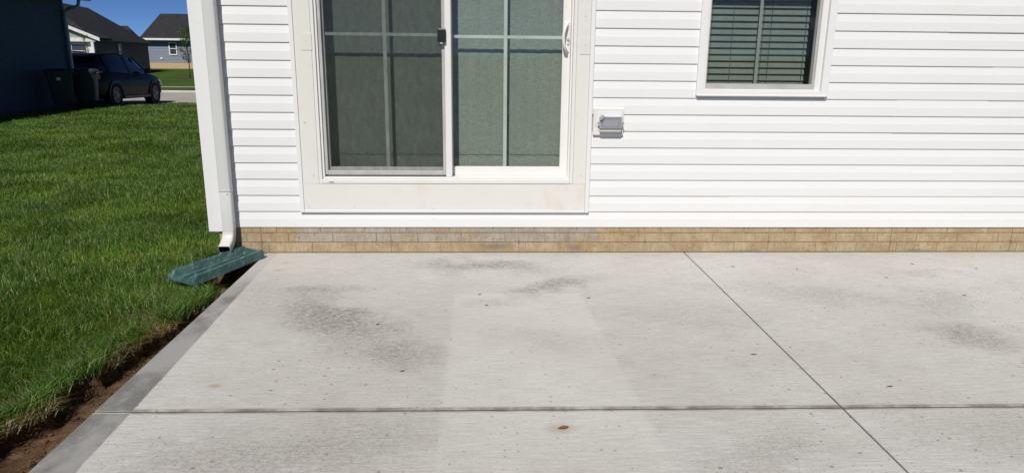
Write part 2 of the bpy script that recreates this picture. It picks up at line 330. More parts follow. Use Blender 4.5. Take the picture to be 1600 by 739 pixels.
# ------------------------------------------------------------------ mesh helpers
def xform(o, parent):
    if parent is not None:
        o.parent = parent
        o.matrix_parent_inverse = Matrix.Translation(-WL[parent.name])
WL = {}
class MB:
    def __init__(s): s.v = []; s.f = []
    def add(s, vs, fs):
        k = len(s.v); s.v += [tuple(v) for v in vs]; s.f += [tuple(i+k for i in f) for f in fs]; return s
    def box(s, x0, x1, y0, y1, z0, z1):
        return s.add([(x0,y0,z0),(x1,y0,z0),(x1,y1,z0),(x0,y1,z0),(x0,y0,z1),(x1,y0,z1),(x1,y1,z1),(x0,y1,z1)],
                     [(0,3,2,1),(4,5,6,7),(0,1,5,4),(1,2,6,5),(2,3,7,6),(3,0,4,7)])
    def prism(s, pts, axis, a, b):
        """closed polygon pts (2D) extruded from a to b along axis 0/1/2"""
        n = len(pts)
        def mk(p, t): return {0: (t, p[0], p[1]), 1: (p[0], t, p[1]), 2: (p[0], p[1], t)}[axis]
        vs = [mk(p, a) for p in pts] + [mk(p, b) for p in pts]
        fs = [tuple(range(n))[::-1], tuple(range(n, 2*n))] + [(i, (i+1) % n, n+(i+1) % n, n+i) for i in range(n)]
        return s.add(vs, fs)
    def loft(s, rings, cap=True, closed=True):
        n = len(rings[0]); vs = [p for r in rings for p in r]; fs = []
        for i in range(len(rings)-1):
            for j in range(n if closed else n-1):
                a = i*n+j; b = i*n+(j+1) % n; fs.append((a, b, b+n, a+n))
        if cap: fs += [tuple(range(n))[::-1], tuple(range((len(rings)-1)*n, len(rings)*n))]
        return s.add(vs, fs)
    def tube(s, path, r, n=8, r2=None):
        path = [Vector(p) for p in path]; rings = []
        for i, p in enumerate(path):
            d = (path[min(i+1, len(path)-1)] - path[max(i-1, 0)]).normalized()
            a = d.orthogonal().normalized() if i == 0 else (a - d*a.dot(d)).normalized()
            b = d.cross(a); rr = r if r2 is None else r + (r2-r)*i/(len(path)-1)
            rings.append([p + (a*math.cos(2*math.pi*k/n) + b*math.sin(2*math.pi*k/n))*rr for k in range(n)])
        return s.loft(rings)
    def build(s, name, mat, parent=None, bevel=0.0, smooth=False, rec=True, seg=1):
        vs = np.array(s.v, float); 
        org = Vector(((vs[:,0].min()+vs[:,0].max())/2, (vs[:,1].min()+vs[:,1].max())/2, vs[:,2].min()))
        me = bpy.data.meshes.new(name); me.from_pydata([tuple(v) for v in (vs-np.array(org))], [], s.f)
        if rec or bevel:
            bm = bmesh.new(); bm.from_mesh(me); bmesh.ops.recalc_face_normals(bm, faces=bm.faces)
            if bevel: bmesh.ops.bevel(bm, geom=[e for e in bm.edges if e.is_manifold and e.calc_face_angle(0) > 0.5], offset=bevel, segments=seg, profile=0.5, affect='EDGES')
            bm.to_mesh(me); bm.free()
        if smooth:
            for p in me.polygons: p.use_smooth = True
        me.materials.append(M[mat] if isinstance(mat, str) else mat)
        o = bpy.data.objects.new(name, me); COL.objects.link(o); o.location = org
        xform(o, parent); WL[o.name] = org
        return o
def empty(name, loc, label, cat, group=None):
    o = bpy.data.objects.new(name, None); COL.objects.link(o); o.location = loc; o.empty_display_size = 0.1
    WL[o.name] = Vector(loc); tag(o, label, cat, group); return o
def tag(o, label=None, cat=None, group=None, kind=None):
    if label: o['label'] = label
    if cat: o['category'] = cat
    if group: o['group'] = group
    if kind: o['kind'] = kind
    return o
def shade_auto(o, ang=35):
    for p in o.data.polygons: p.use_smooth = True
    o.data.set_sharp_from_angle(angle=math.radians(ang))
def np_mesh(name, V, quads, tris, mat, smooth=False):
    me = bpy.data.meshes.new(name); nq, nt = len(quads), len(tris)
    me.vertices.add(len(V)); me.vertices.foreach_set('co', V.astype(np.float32).ravel())
    loops = np.concatenate([quads.ravel(), tris.ravel()]) if nt else quads.ravel()
    me.loops.add(len(loops)); me.loops.foreach_set('vertex_index', loops.astype(np.int32))
    me.polygons.add(nq+nt)
    start = np.concatenate([np.arange(nq)*4, nq*4+np.arange(nt)*3]); me.polygons.foreach_set('loop_start', start.astype(np.int32))
    if smooth: me.polygons.foreach_set('use_smooth', np.ones(nq+nt, bool))
    me.update(calc_edges=True); me.validate()
    me.materials.append(M[mat]); o = bpy.data.objects.new(name, me); COL.objects.link(o); WL[o.name] = Vector((0, 0, 0)); return o

# ------------------------------------------------------------------ terrain
def fbm(x, y, z=0.0, o=4): return mnoise.fractal(Vector((x, y, z)), 1.0, 2.0, o)
def terrain(x, y):
    t = min(1, max(0, (y-14.5)/5.0)); t = t*t*(3-2*t)
    return -0.09 - 0.21*t
def edge_x(y):
    """ragged lawn edge along the dug strip beside the patio"""
    pts = [(-5.2, -2.06), (-2.36, -1.955), (-2.19, -1.90), (-1.95, -1.855), (-1.56, -1.85), (-1.17, -1.745), (-0.85, -1.71), (-0.55, -1.73), (-0.3, -1.86), (0.1, -1.90)]
    b = pts[0][1]
    for (y0, x0), (y1, x1) in zip(pts, pts[1:]):
        if y0 <= y <= y1: b = x0 + (x1-x0)*(y-y0)/(y1-y0)
    if y > 0.1: b = -1.90
    return b + 0.045*mnoise.noise(Vector((y*4.3, 2.2, 0))) + 0.045*mnoise.noise(Vector((y*11, 5.2, 0))) + 0.012*mnoise.noise(Vector((y*31, 1.2, 0)))
xs = [-900,-400,-200,-120,-80,-60,-45,-35,-28,-22,-18,-15,-13,-11,-9,-7.5,-6,-5,-4,-3,-2.5,-2.1,-2.0,-1.55,4.4,4.7,6,8,12,20,40,80,200,900]
ys = [-900,-300,-100,-40,-20,-12,-8,-6,-5,-4.9,-4,-3,-2,-1,-0.2,0.0,0.06,1,2,4,6,8,10,12,14,14.5,15,15.5,16,16.5,17,17.5,18,18.5,19,19.5,20,26,27,32,40,60,80,120,250,900]
mb = MB()
for y in ys:
    for x in xs:
        z = terrain(x, y)
        if -4.95 < y < 0.05 and -2.05 < x < 4.5: z = -0.32
        elif 0.05 <= y < 9 and -1.6 < x < 9: z = -0.32
        mb.v.append((x, y, z))
nx = len(xs)
for j in range(len(ys)-1):
    for i in range(nx-1): mb.f.append((j*nx+i, j*nx+i+1, (j+1)*nx+i+1, (j+1)*nx+i))
ground = mb.build('ground', 'ground', rec=False); tag(ground, 'green lawn ground running out to the horizon', 'ground', kind='structure')

# soil strip, dug out along the slab
sx = np.arange(-2.16, -1.40, 0.011); sy = np.arange(-5.0, 0.02, 0.011)
mb = MB()
for y in sy:
    e = edge_x(y)
    for x in sx:
        t = min(1, max(0, (x-e+0.012)/0.030)); t = t*t*(3-2*t)
        clod = fbm(x*9, y*9, 1.0, 4)*0.016 + max(0, fbm(x*26, y*26, 4.0, 2))*0.014
        near = min(1, max(0, (y+1.3)/0.7))
        z = -0.088*(1-t) + t*(-0.190 + clod*(0.9+1.4*near) + 0.085*near*min(1, max(0, (x-e)/0.15)) + 0.03*min(1, max(0, (x-e-0.05)/0.2)))
        if y > -0.50: z -= t*0.10*max(0, 1-abs(y+0.31)/0.19)
        if y > -0.16: z = z*(1-(y+0.16)/0.16) - 0.045*(y+0.16)/0.16 if t > 0.0 else z
        mb.v.append((x, y, z + (1-t)*clod*0.3))
n = len(sx)
mb.f = [(j*n+i, j*n+i+1, (j+1)*n+i+1, (j+1)*n+i) for j in range(len(sy)-1) for i in range(n-1)]
soil = mb.build('soil_strip', 'soil', smooth=True, rec=False); tag(soil, 'bare brown soil dug out between lawn and patio edge', 'soil', kind='structure')
# loose clods
mb = MB()
base_ico = None
bmi = bmesh.new(); bmesh.ops.create_icosphere(bmi, subdivisions=1, radius=1.0); icoV = [v.co.copy() for v in bmi.verts]; icoF = [tuple(v.index for v in f.verts) for f in bmi.faces]; bmi.free()
for k in range(700):
    y = random.uniform(-3.2, -0.15) if k % 3 else random.uniform(-1.2, -0.35); e = edge_x(y); x = random.uniform(e+0.02, -1.545)
    r = random.uniform(0.003, 0.009)*(2.0 if random.random() < 0.08 else 1)
    near = min(1, max(0, (y+1.3)/0.7)); z = -0.188 + 0.085*near*min(1, max(0, (x-e)/0.15)) + 0.03*min(1, max(0, (x-e-0.05)/0.2)) + r*0.5
    if y > -0.50: z -= 0.10*max(0, 1-abs(y+0.31)/0.19)
    j = [random.uniform(0.7, 1.3) for _ in icoV]; sc = (random.uniform(0.8, 1.4), random.uniform(0.8, 1.4), random.uniform(0.6, 1.0))
    mb.add([(x+v.x*r*sc[0]*q, y+v.y*r*sc[1]*q, z+v.z*r*sc[2]*q) for v, q in zip(icoV, j)], icoF)
tag(mb.build('soil_clods', 'soil', rec=False), 'loose brown soil crumbs lying in the dug strip', 'soil', kind='stuff')

# ------------------------------------------------------------------ patio slab (four panels parted by joints)
patio = empty('patio', (1.4, -2.3, -0.1), 'pale broom-finished concrete patio slab with control joints', 'patio'); patio['kind'] = 'structure'
def slab(x00, x01, x10, x11, y0a, y0b, y1a, y1b):
    """corners: near-left, near-right, far-left, far-right; fine top edge rounding"""
    bt = -0.22
    top = [(x00, y0a), (x01, y0b), (x11, y1b), (x10, y1a)]
    m = MB(); m.add([(x, y, bt) for x, y in top] + [(x, y, 0.0) for x, y in top], [(0,3,2,1),(4,5,6,7),(0,1,5,4),(1,2,6,5),(2,3,7,6),(3,0,4,7)])
    return m.build('concrete_panel', 'concrete', patio, bevel=0.005, seg=2)
gJ, gS = 0.006, 0.004                                                   # half widths of the tooled joint and the saw cut
jy = lambda x: -2.341 - 0.008*x
XL, XJ, XR, YB, YF = -1.535, 1.465, 4.46, 0.004, -4.70
slab(XL, XJ-gS, XL, XJ-gS, jy(XL)+gJ, jy(XJ)+gJ, YB-0.002, YB-0.002)
slab(XJ+gS, XR, XJ+gS, XR, jy(XJ)+gJ, jy(XR)+gJ, YB-0.002, YB-0.002)
slab(XL, XJ-gS, XL, XJ-gS, YF, YF, jy(XL)-gJ, jy(XJ)-gJ)
slab(XJ+gS, XR, XJ+gS, XR, YF, YF, jy(XJ)-gJ, jy(XR)-gJ)
MB().box(XL+0.01, XR-0.01, YF+0.01, YB-0.003, -0.21, -0.005).build('joint_fill', 'joint', patio)

# ------------------------------------------------------------------ the white house
house = empty('house', (2.3, 4.5, -0.2), 'white vinyl-sided house with sliding door on tan brick-form foundation', 'house')
HX0, HX1, HY1 = -1.90, 7.2, 9.0
DX0, DX1, DZ0, DZ1 = -1.135, 0.632, 0.50, 2.50        # door frame opening
WX0, WX1, WZ0, WZ1 = 1.500, 2.345, 1.150, 2.50        # window opening
WALLY = 0.0135
# wall core with openings, one mesh
m = MB()
zt = 2.78; yb = 0.16
m.box(HX0+0.02, DX0, WALLY, yb, 0.187, zt); m.box(DX0, DX1, WALLY, yb, 0.187, DZ0); m.box(DX0, DX1, WALLY, yb, DZ1, zt)
m.box(DX1, WX0, WALLY, yb, 0.187, zt); m.box(WX0, WX1, WALLY, yb, 0.187, WZ0); m.box(WX0, WX1, WALLY, yb, WZ1, zt); m.box(WX1, HX1-0.02, WALLY, yb, 0.187, zt)
m.box(HX0+0.02, HX0+0.16, yb, HY1-0.02, 0.187, zt); m.box(HX1-0.16, HX1-0.02, yb, HY1-0.02, 0.187, zt); m.box(HX0+0.16, HX1-0.16, HY1-0.16, HY1-0.02, 0.187, zt)
m.build('wall', 'siding', house)
m = MB(); m.box(HX0+0.16, HX1-0.16, 3.2, 3.3, 0.3, zt); m.box(HX0+0.16, HX1-0.16, 0.16, HY1-0.16, 0.25, 0.33); m.box(0.95, 1.05, 0.2, 3.2, 0.34, zt)
m.build('interior_wall', 'interior', house); MB().box(HX0+0.17, HX1-0.17, 0.17, HY1-0.17, zt-0.06, zt-0.002).build('ceiling', 'interior', house)

# siding: every course a piece of its own, Dutch-lap profile
CH = 0.1143; Z0 = 0.187
def dutch(o=0.0):
    pts = [(-0.0005-o, 0.0), (-0.0015-o, 0.003), (-0.0010-o, 0.0600), (-0.0002-o, 0.0640), (0.0008-o, 0.0720), (0.0026-o, 0.0860), (0.0044-o, 0.1000), (0.0056-o, 0.1110), (0.0058-o, CH-0.0008)]
    pts += [(0.0125, CH-0.0003), (0.0125, 0.006), (0.006, 0.0)]
    return pts
def course(n_, x0, x1, o=0.0, side=None):
    if x1 - x0 < 0.03: return
    dz = random.uniform(-0.0006, 0.0006); z = Z0 + n_*CH
    m = MB(); m.prism([(p[0], p[1]+z+dz) for p in dutch(o)], 0, x0, x1)
    ob = m.build('siding_course', 'siding', house); shade_auto(ob, 9)
seams = {0: [1.778], 1: [1.774], 2: [1.218, 4.9], 3: [1.222, 4.9], 4: [3.9], 5: [3.905], 6: [2.9], 7: [2.905], 8: [3.556], 9: [3.553], 10: [4.7], 11: [4.7], 12: [3.2], 13: [3.2], 14: [4.2], 15: [4.2], 16: [3.4], 17: [3.4], 18: [5.0], 19: [5.0], 20: [3.0], 21: [3.0]}
for nn in range(23):
    zl, zh = Z0 + nn*CH, Z0 + (nn+1)*CH
    spans = [(-1.83, HX1-0.09)]
    def cut(sp, a, b):
        out = []
        for s0, s1 in sp:
            if b <= s0 or a >= s1: out.append((s0, s1)); continue
            if a > s0: out.append((s0, a))
            if b < s1: out.append((b, s1))
        return out
    if zh > 0.34 and zl < 2.60: spans = cut(spans, -1.262, 0.737)
    if zh > 1.16 and zl < 2.58: spans = cut(spans, 1.478, 2.368)
    if zl < 0.98 and zh > 0.90: spans = cut(spans, 0.70, 0.968)
    for s0, s1 in spans:
        cuts = [c for c in seams.get(nn, []) if s0+0.1 < c < s1-0.1]
        a = s0
        for i, c in enumerate(cuts): course(nn, a, c, 0.0); a = c - 0.012; 
        course(nn, a, s1, 0.0022 if cuts else 0.0)
# side courses (left gable wall, seen only from the side)
for nn in range(23):
    m = MB(); m.prism([(HX0+0.007+p[0], Z0+nn*CH+p[1]) for p in dutch()], 1, 0.09, HY1-0.1); shade_auto(m.build('siding_course', 'siding', house), 40)
# corner post
m = MB(); m.prism([(-1.919, -0.012), (-1.806, -0.012), (-1.806, 0.013), (-1.885, 0.0132), (-1.885, 0.105), (-1.919, 0.105)], 2, 0.157, 2.80)
cp = m.build('corner_post', 'corner', house, bevel=0.003, seg=2)
m = MB(); m.prism([(HX1+0.016, -0.012), (HX1-0.095, -0.012), (HX1-0.095, 0.013), (HX1-0.02, 0.0132), (HX1-0.02, 0.105), (HX1+0.016, 0.105)], 2, 0.157, 2.80)
m.build('corner_post', 'corner', house, bevel=0.003)

# foundation with brick-form pieces
fnd = MB().box(-1.855, HX1-0.03, 0.0102, 0.30, -0.30, 0.1865).build('foundation', 'mortar', house)
side = MB().box(-1.8549, -1.70, 0.30, HY1-0.05, -0.30, 0.1865).build('foundation_side', 'found', house)
rows = [(0.0005, 0.0725, (0.05, 0.355, 0.66)), (0.0775, 0.1415, (0.19, 0.50, 0.81)), (0.1465, 0.1845, (0.11, 0.415, 0.725))]
sx0 = -1.5645
for (za, zb, offs) in rows:
    for k in range(-1, 10):
        p0 = sx0 + k*0.911; p1 = p0 + 0.911
        br = [p0] + [p0+o for o in offs] + [p1]
        for a, b in zip(br, br[1:]):
            ga = 0.0028 if a != p0 else 0.0018; gb = 0.0028 if b != p1 else 0.0018
            a2, b2 = max(a+ga, -1.856), min(b-gb, HX1-0.03)
            if b2-a2 < 0.015: continue
            MB().box(a2, b2, 0.0055+random.uniform(-0.0009, 0.0006), 0.0100, za+random.uniform(0, 0.0012), zb-random.uniform(0, 0.0012)).build('brick', 'found', fnd, bevel=0.0012)
MB().box(-1.54, HX1-0.1, 0.0025, 0.0045, -0.05, 0.003).build('expansion_joint', 'joint', house)

# roof, soffit, gutter (above the frame)
OV = 0.30
m = MB(); m.box(HX0-0.05, HX1+0.05, -OV, WALLY-0.002, 2.785, 2.80); m.build('soffit', 'corner', house)
m = MB(); m.prism([(-OV-0.02, 2.801), (-OV-0.02, 2.83), (4.5, 4.95), (HY1+OV, 2.83), (HY1+OV, 2.801)], 0, HX0-0.2, HX1+0.2); m.build('roof', 'shingle', house)
m = MB(); m.prism([(-OV-0.13, 2.83), (-OV-0.10, 2.70), (-OV-0.022, 2.70), (-OV-0.022, 2.83), (-OV-0.03, 2.83), (-OV-0.03, 2.71), (-OV-0.095, 2.71), (-OV-0.122, 2.83)], 0, HX0-0.2, HX1+0.2); m.build('gutter', 'spout', house)

# ---- door casing: wide flat trim round the door
def casing(x0, x1, z0, z1, y=-0.014): return MB().box(x0, x1, y, 0.0125, z0, z1)
ct = MB().box(-1.246, 0.722, -0.010, 0.0130, 0.318, 0.4985).build('door_apron', 'trim', house, bevel=0.001)
for (x0, x1) in ((-1.246, -1.136), (0.633, 0.722)):
    casing(x0, x1, 0.4995, 2.52, -0.0085).build('door_casing', 'trim', house, bevel=0.001)
casing(-1.246, 0.722, 2.521, 2.60, -0.0085).build('door_casing', 'trim', house, bevel=0.001)
for (x0, x1, z0, z1) in ((-1.276, -1.247, 0.296, 2.63), (0.723, 0.752, 0.296, 2.63)):
    m = MB(); m.box(x0, x1, -0.0165, 0.0125, z0, z1); m.build('casing_lip', 'corner', house, bevel=0.003, seg=2)
m = MB(); m.box(-1.2465, 0.7225, -0.0165, 0.0125, 0.296, 0.317); m.build('casing_lip', 'corner', house, bevel=0.003, seg=2)
MB().box(-1.2465, 0.7225, -0.0165, 0.0125, 2.601, 2.63).build('casing_lip', 'corner', house, bevel=0.003)
for (x, z) in ((-1.165, 1.45), (0.688, 1.44)):                # mounting blocks let into the casing
    b_ = MB().box(x-0.034, x+0.034, -0.0115, -0.0087, z-0.055, z+0.055).build('casing_block', 'trim2', house, bevel=0.001)

for (x, z) in ((-1.165, 1.457), (0.690, 1.447), (-1.17, 0.56), (-1.215, 0.335), (-0.35, 0.325), (0.66, 0.328), (0.69, 0.56), (-0.9, 0.335), (-1.21, 0.92)):
    MB().tube([(x, -0.0080, z), (x, -0.0128, z)], 0.0035, 8).build('nail_head', 'grey_metal', house)
# ---- sliding door: frame mesh with its pieces
FY = -0.006
m = MB()
m.box(DX0, DX0+0.022, FY, 0.150, DZ0+0.001, DZ1); m.box(DX1-0.022, DX1, FY, 0.150, DZ0+0.001, DZ1); m.box(DX0+0.022, DX1-0.022, FY, 0.150, DZ1-0.03, DZ1)
door = m.build('sliding_door', 'vinyl', house, bevel=0.0015)
door['label'] = 'white sliding glass door with green tinted panes'
# sill in steps
MB().box(DX0+0.0225, DX1-0.0225, FY-0.006, 0.150, DZ0+0.002, DZ0+0.030).build('sill', 'vinyl', door, bevel=0.002)
MB().box(DX0+0.0225, DX1-0.0225, 0.012, 0.150, DZ0+0.0305, DZ0+0.044).build('sill_track', 'vinyl', door, bevel=0.0015)
for x in (DX0+0.07,): MB().box(x, x+0.032, FY-0.0068, FY-0.0055, DZ0+0.008, DZ0+0.013).build('weep_hole', 'black_plastic', door)
# jamb steps at the left
MB().box(DX0+0.0225, DX0+0.038, 0.010, 0.149, DZ0+0.0445, DZ1-0.031).build('jamb_step', 'vinyl', door, bevel=0.001)
MB().box(DX1-0.034, DX1-0.0225, 0.030, 0.149, DZ0+0.0445, DZ1-0.031).build('jamb_step', 'vinyl', door, bevel=0.001)
def sash(x0, x1, z0, z1, y0, y1, wl, wr, wb, wt, name='sash', mat='vinyl', bv=0.002):
    m = MB(); m.box(x0, x0+wl, y0, y1, z0, z1); m.box(x1-wr, x1, y0, y1, z0, z1); m.box(x0+wl, x1-wr, y0, y1, z0, z0+wb); m.box(x0+wl, x1-wr, y0, y1, z1-wt, z1)
    o = m.build(name, mat, door, bevel=bv); return o
# left fixed panel behind an insect screen
sash(-1.090, -0.2140, DZ0+0.0445, DZ1-0.032, 0.052, 0.088, 0.028, 0.055, 0.062, 0.07)
MB().box(-1.064, -0.267, 0.066, 0.070, 0.604, 2.40).build('pane', 'glass', door)
MB().box(-0.675, -0.651, 0.0715, 0.0765, 0.605, 2.40).build('muntin', 'muntin', door)
for x0, x1 in ((-1.062, -0.6755), (-0.6505, -0.269)): MB().box(x0, x1, 0.0715, 0.0765, 1.494, 1.514).build('muntin', 'muntin', door)
MB().box(-1.064, -0.267, 0.078, 0.082, 0.604, 2.40).build('pane', 'glass', door)
# screen door
m = MB(); m.box(-1.094, -1.074, 0.022, 0.036, 0.558, 2.45); m.box(-0.276, -0.256, 0.022, 0.036, 0.558, 2.45); m.box(-1.074, -0.276, 0.022, 0.036, 0.558, 0.588); m.box(-1.074, -0.276, 0.022, 0.036, 2.42, 2.45)
m.build('screen_frame', 'grey_metal', door, bevel=0.002)
MB().box(-1.074, -0.276, 0.029, 0.0295, 0.588, 2.42).build('insect_screen', 'screen', door)
m = MB(); m.box(-0.302, -0.247, -0.004, 0.0215, 1.455, 1.543); lt = m.build('screen_latch', 'black_plastic', door, bevel=0.006, seg=2); lt['label'] = 'black latch on the screen frame'
m = MB(); m.prism([(-0.004, 1.456), (-0.010, 1.443), (0.004, 1.440), (0.012, 1.456)], 0, -0.287, -0.264); m.build('latch_thumb', 'black_plastic', door, bevel=0.002)
# right sliding panel, set further in
sash(-0.2545, 0.607, DZ0+0.0445, DZ1-0.032, 0.093, 0.129, 0.045, 0.060, 0.062, 0.07)
MB().box(-0.2560, -0.2135, 0.020, 0.0515, DZ0+0.0447, DZ1-0.033).build('interlock_stile', 'vinyl', door, bevel=0.003)
MB().box(-0.2060, 0.546, 0.104, 0.108, 0.604, 2.40).build('pane', 'glass', door)
MB().box(0.1440, 0.1680, 0.1095, 0.1145, 0.605, 2.40).build('muntin', 'muntin', door)
for x0, x1 in ((-0.206, 0.1435), (0.1685, 0.546)): MB().box(x0, x1, 0.1095, 0.1145, 1.486, 1.506).build('muntin', 'muntin', door)
MB().box(-0.2060, 0.546, 0.116, 0.120, 0.604, 2.40).build('pane', 'glass', door)
# pull handle: bowed grip on an escutcheon
esc = MB().box(0.556, 0.592, 0.084, 0.0925, 1.40, 1.60).build('handle_plate', 'vinyl', door, bevel=0.003, seg=2)
path = [(0.574, 0.086, 1.585), (0.568, 0.060, 1.578), (0.556, 0.046, 1.556), (0.548, 0.042, 1.525), (0.546, 0.041, 1.495), (0.548, 0.042, 1.462), (0.556, 0.046, 1.430), (0.568, 0.060, 1.410), (0.574, 0.086, 1.404)]
shade_auto(MB().tube(path, 0.010, 10).build('pull_handle', 'vinyl', door), 60)
MB().tube([(0.582, 0.0835, 1.485), (0.582, 0.074, 1.485)], 0.009, 12).build('key_cylinder', 'grey_metal', door)
MB().box(0.576, 0.588, 0.074, 0.0838, 1.452, 1.466).build('lock_lever', 'vinyl', door, bevel=0.002)

# vertical blind hanging behind the door
vb = empty('vertical_blind', (-0.25, 0.20, 2.5), 'grey woven vertical blind drawn shut behind the sliding door', 'blind')
vp = 0.0835
k = 0; x = -1.10
while x < 0.60:
    c = x + vp/2; a = math.radians(2.2 + random.uniform(-0.6, 0.6)); hw = 0.0445
    yy = 0.198 + random.uniform(-0.001, 0.001)
    pts = []
    for q in range(5):
        u = -1 + q/2.0; pts.append((c + u*hw*math.cos(a), yy + u*hw*math.sin(a) - 0.0025*(1-u*u)))
    ring = pts + [(px, py+0.0008) for px, py in reversed(pts)]
    MB().prism(ring, 2, 0.565, 2.46).build('vane', 'vane', vb)
    x += vp; k += 1
MB().box(-1.12, 0.62, 0.185, 0.225, 2.462, 2.50).build('head_rail', 'vinyl', vb)
ch = [(-1.09 + 1.66*q/160, 0.188, 0.690 - 0.006*abs(math.sin(q*math.pi/8))) for q in range(161)]
MB().tube(ch, 0.0016, 5).build('bottom_chain', 'slat', vb)

# ---- window
m = MB()
m.box(1.463, WX0+0.012, -0.018, 0.013, 1.120, 2.60); m.box(WX1-0.010, 2.386, -0.018, 0.013, 1.120, 2.60)
m.box(WX0+0.012, WX1-0.010, -0.018, 0.013, 1.120, 1.152); m.box(WX0+0.012, WX1-0.010, -0.018, 0.013, 2.52, 2.60)
win = m.build('window', 'corner', house, bevel=0.003, seg=2); win['label'] = 'white vinyl window with green tinted glass'
MB().box(1.470, 2.380, -0.024, -0.0185, 1.117, 1.129).build('sill_lip', 'corner', win, bevel=0.002)
m = MB(); m.box(WX0+0.0125, WX0+0.030, 0.006, 0.10, 1.1525, 2.519); m.box(WX1-0.052, WX1-0.0105, 0.006, 0.10, 1.1525, 2.519); m.box(WX0+0.030, WX1-0.052, 0.006, 0.10, 1.1525, 1.165)
m.build('frame', 'vinyl', win, bevel=0.0015)
m = MB(); m.box(1.5305, 1.5400, 0.020, 0.032, 1.1655, 1.86); m.box(2.278, 2.2925, 0.020, 0.032, 1.1655, 1.86); m.box(1.5400, 2.278, 0.020, 0.032, 1.1655, 1.200); m.box(1.5400, 2.278, 0.020, 0.032, 1.83, 1.86)
m.build('screen_frame', 'grey_metal', win, bevel=0.002)
MB().box(1.540, 2.278, 0.026, 0.0264, 1.200, 1.83).build('insect_screen', 'screen_light', win)
m = MB(); m.box(1.5305, 1.537, 0.048, 0.080, 1.1655, 2.50); m.box(2.283, 2.2925, 0.048, 0.080, 1.1655, 2.50); m.box(1.537, 2.283, 0.048, 0.080, 1.1655, 1.190); m.box(1.537, 2.283, 0.048, 0.080, 1.80, 1.85)
m.build('sash', 'vinyl', win, bevel=0.002)
MB().box(1.537, 2.283, 0.058, 0.062, 1.190, 2.50).build('pane', 'glass', win)
MB().box(1.886, 1.908, 0.0635, 0.0675, 1.191, 2.50).build('muntin', 'slat', win)
MB().box(1.537, 2.283, 0.069, 0.073, 1.190, 2.50).build('pane', 'glass', win)
bl = empty('window_blind', (1.91, 0.13, 1.17), 'sage grey slatted blind lowered and closed behind the small window', 'blind')
zz = 1.178
sh = None
while zz < 2.45:
    a = math.radians(66)
    m = MB(); ring = []
    for q in range(5):
        u = -1+q/2; ring.append((0.128 + u*0.0245*math.cos(a) - 0.002*(1-u*u), zz + 0.022 + u*0.0245*math.sin(a)))
    ring = ring + [(p[0]+0.0025, p[1]) for p in reversed(ring)]
    m.prism(ring, 0, 1.545 + random.uniform(-0.001, 0.001), 2.262)
    m.build('slat', 'slat', bl); zz += 0.0442
for xx in (1.575, 1.722, 1.935, 1.99, 2.235)[:5]:
    MB().box(xx, xx+0.003, 0.108, 0.110, 1.17, 2.46).build('ladder_cord', 'cord', bl)
MB().box(1.545, 2.262, 0.105, 0.150, 2.46, 2.51).build('head_rail', 'slat', bl)

# ---- outdoor outlet
out = empty('outdoor_outlet', (0.866, 0.0, 0.845), 'grey weatherproof outlet box on white block beside the door', 'outlet')
MB().box(0.7605, 0.972, -0.020, 0.0130, 0.846, 1.030).build('mounting_block', 'trim', out, bevel=0.004, seg=2)
MB().box(0.785, 0.955, -0.0235, -0.0205, 0.880, 1.010).build('block_panel', 'corner', out, bevel=0.001)
bx = MB().box(0.803, 0.952, -0.052, -0.0238, 0.872, 0.976).build('box', 'spout', out, bevel=0.006, seg=2)
m = MB(); m.box(0.800, 0.812, -0.064, -0.0525, 0.896, 0.976); m.box(0.942, 0.954, -0.064, -0.0525, 0.896, 0.976); m.box(0.812, 0.942, -0.064, -0.0525, 0.896, 0.906); m.box(0.812, 0.942, -0.064, -0.0525, 0.966, 0.976)
m.build('cover_rim', 'grey_plastic', out, bevel=0.002)
MB().box(0.8125, 0.9415, -0.070, -0.062, 0.9065, 0.9655).build('cover', 'cover', out, bevel=0.004, seg=2)
MB().box(0.832, 0.922, -0.058, -0.0525, 0.905, 0.955).build('receptacle', 'corner', out, bevel=0.002)
m = MB(); m.prism([(0.796, 0.968), (0.812, 0.988), (0.824, 0.986), (0.830, 0.974), (0.812, 0.955), (0.800, 0.950)], 1, -0.078, -0.040); m.build('hinge_knuckle', 'grey_plastic', out, bevel=0.002)
for xx in (0.7945, 0.9605):
    m = MB(); pts = [(xx + 0.010*math.cos(q*math.pi/6), 0.930 + 0.010*math.sin(q*math.pi/6)) for q in range(12)]; m.prism(pts, 1, -0.052, -0.046); m.build('mounting_ear', 'grey_plastic', out)

# ---- downspout
ds = empty('downspout', (-1.762, -0.05, 0.0), 'off-white rectangular downspout on the house corner', 'downspout')
def rrect(cx, cy, hx, hy, z, r=0.012):
    pts = []
    for sxn, syn, a0 in ((1, 1, 0), (-1, 1, 90), (-1, -1, 180), (1, -1, 270)):
        for a in (0, 45, 90): 
            t = math.radians(a0+a); pts.append((cx+sxn*(hx-r)+r*math.cos(t), cy+syn*(hy-r)+r*math.sin(t), z))
    return pts
m = MB(); m.loft([rrect(-1.762, -0.052, 0.0405, 0.033, z) for z in (0.455, 1.0, 1.9, 2.52)]); shade_auto(m.build('pipe', 'spout', ds), 50)
m = MB(); m.loft([rrect(-1.762, -0.052, 0.0385, 0.031, 0.4549), rrect(-1.762, -0.052, 0.0395, 0.032, 0.452), rrect(-1.762, -0.052, 0.0395, 0.032, 0.1785)]); shade_auto(m.build('lower_pipe', 'spout', ds), 50)
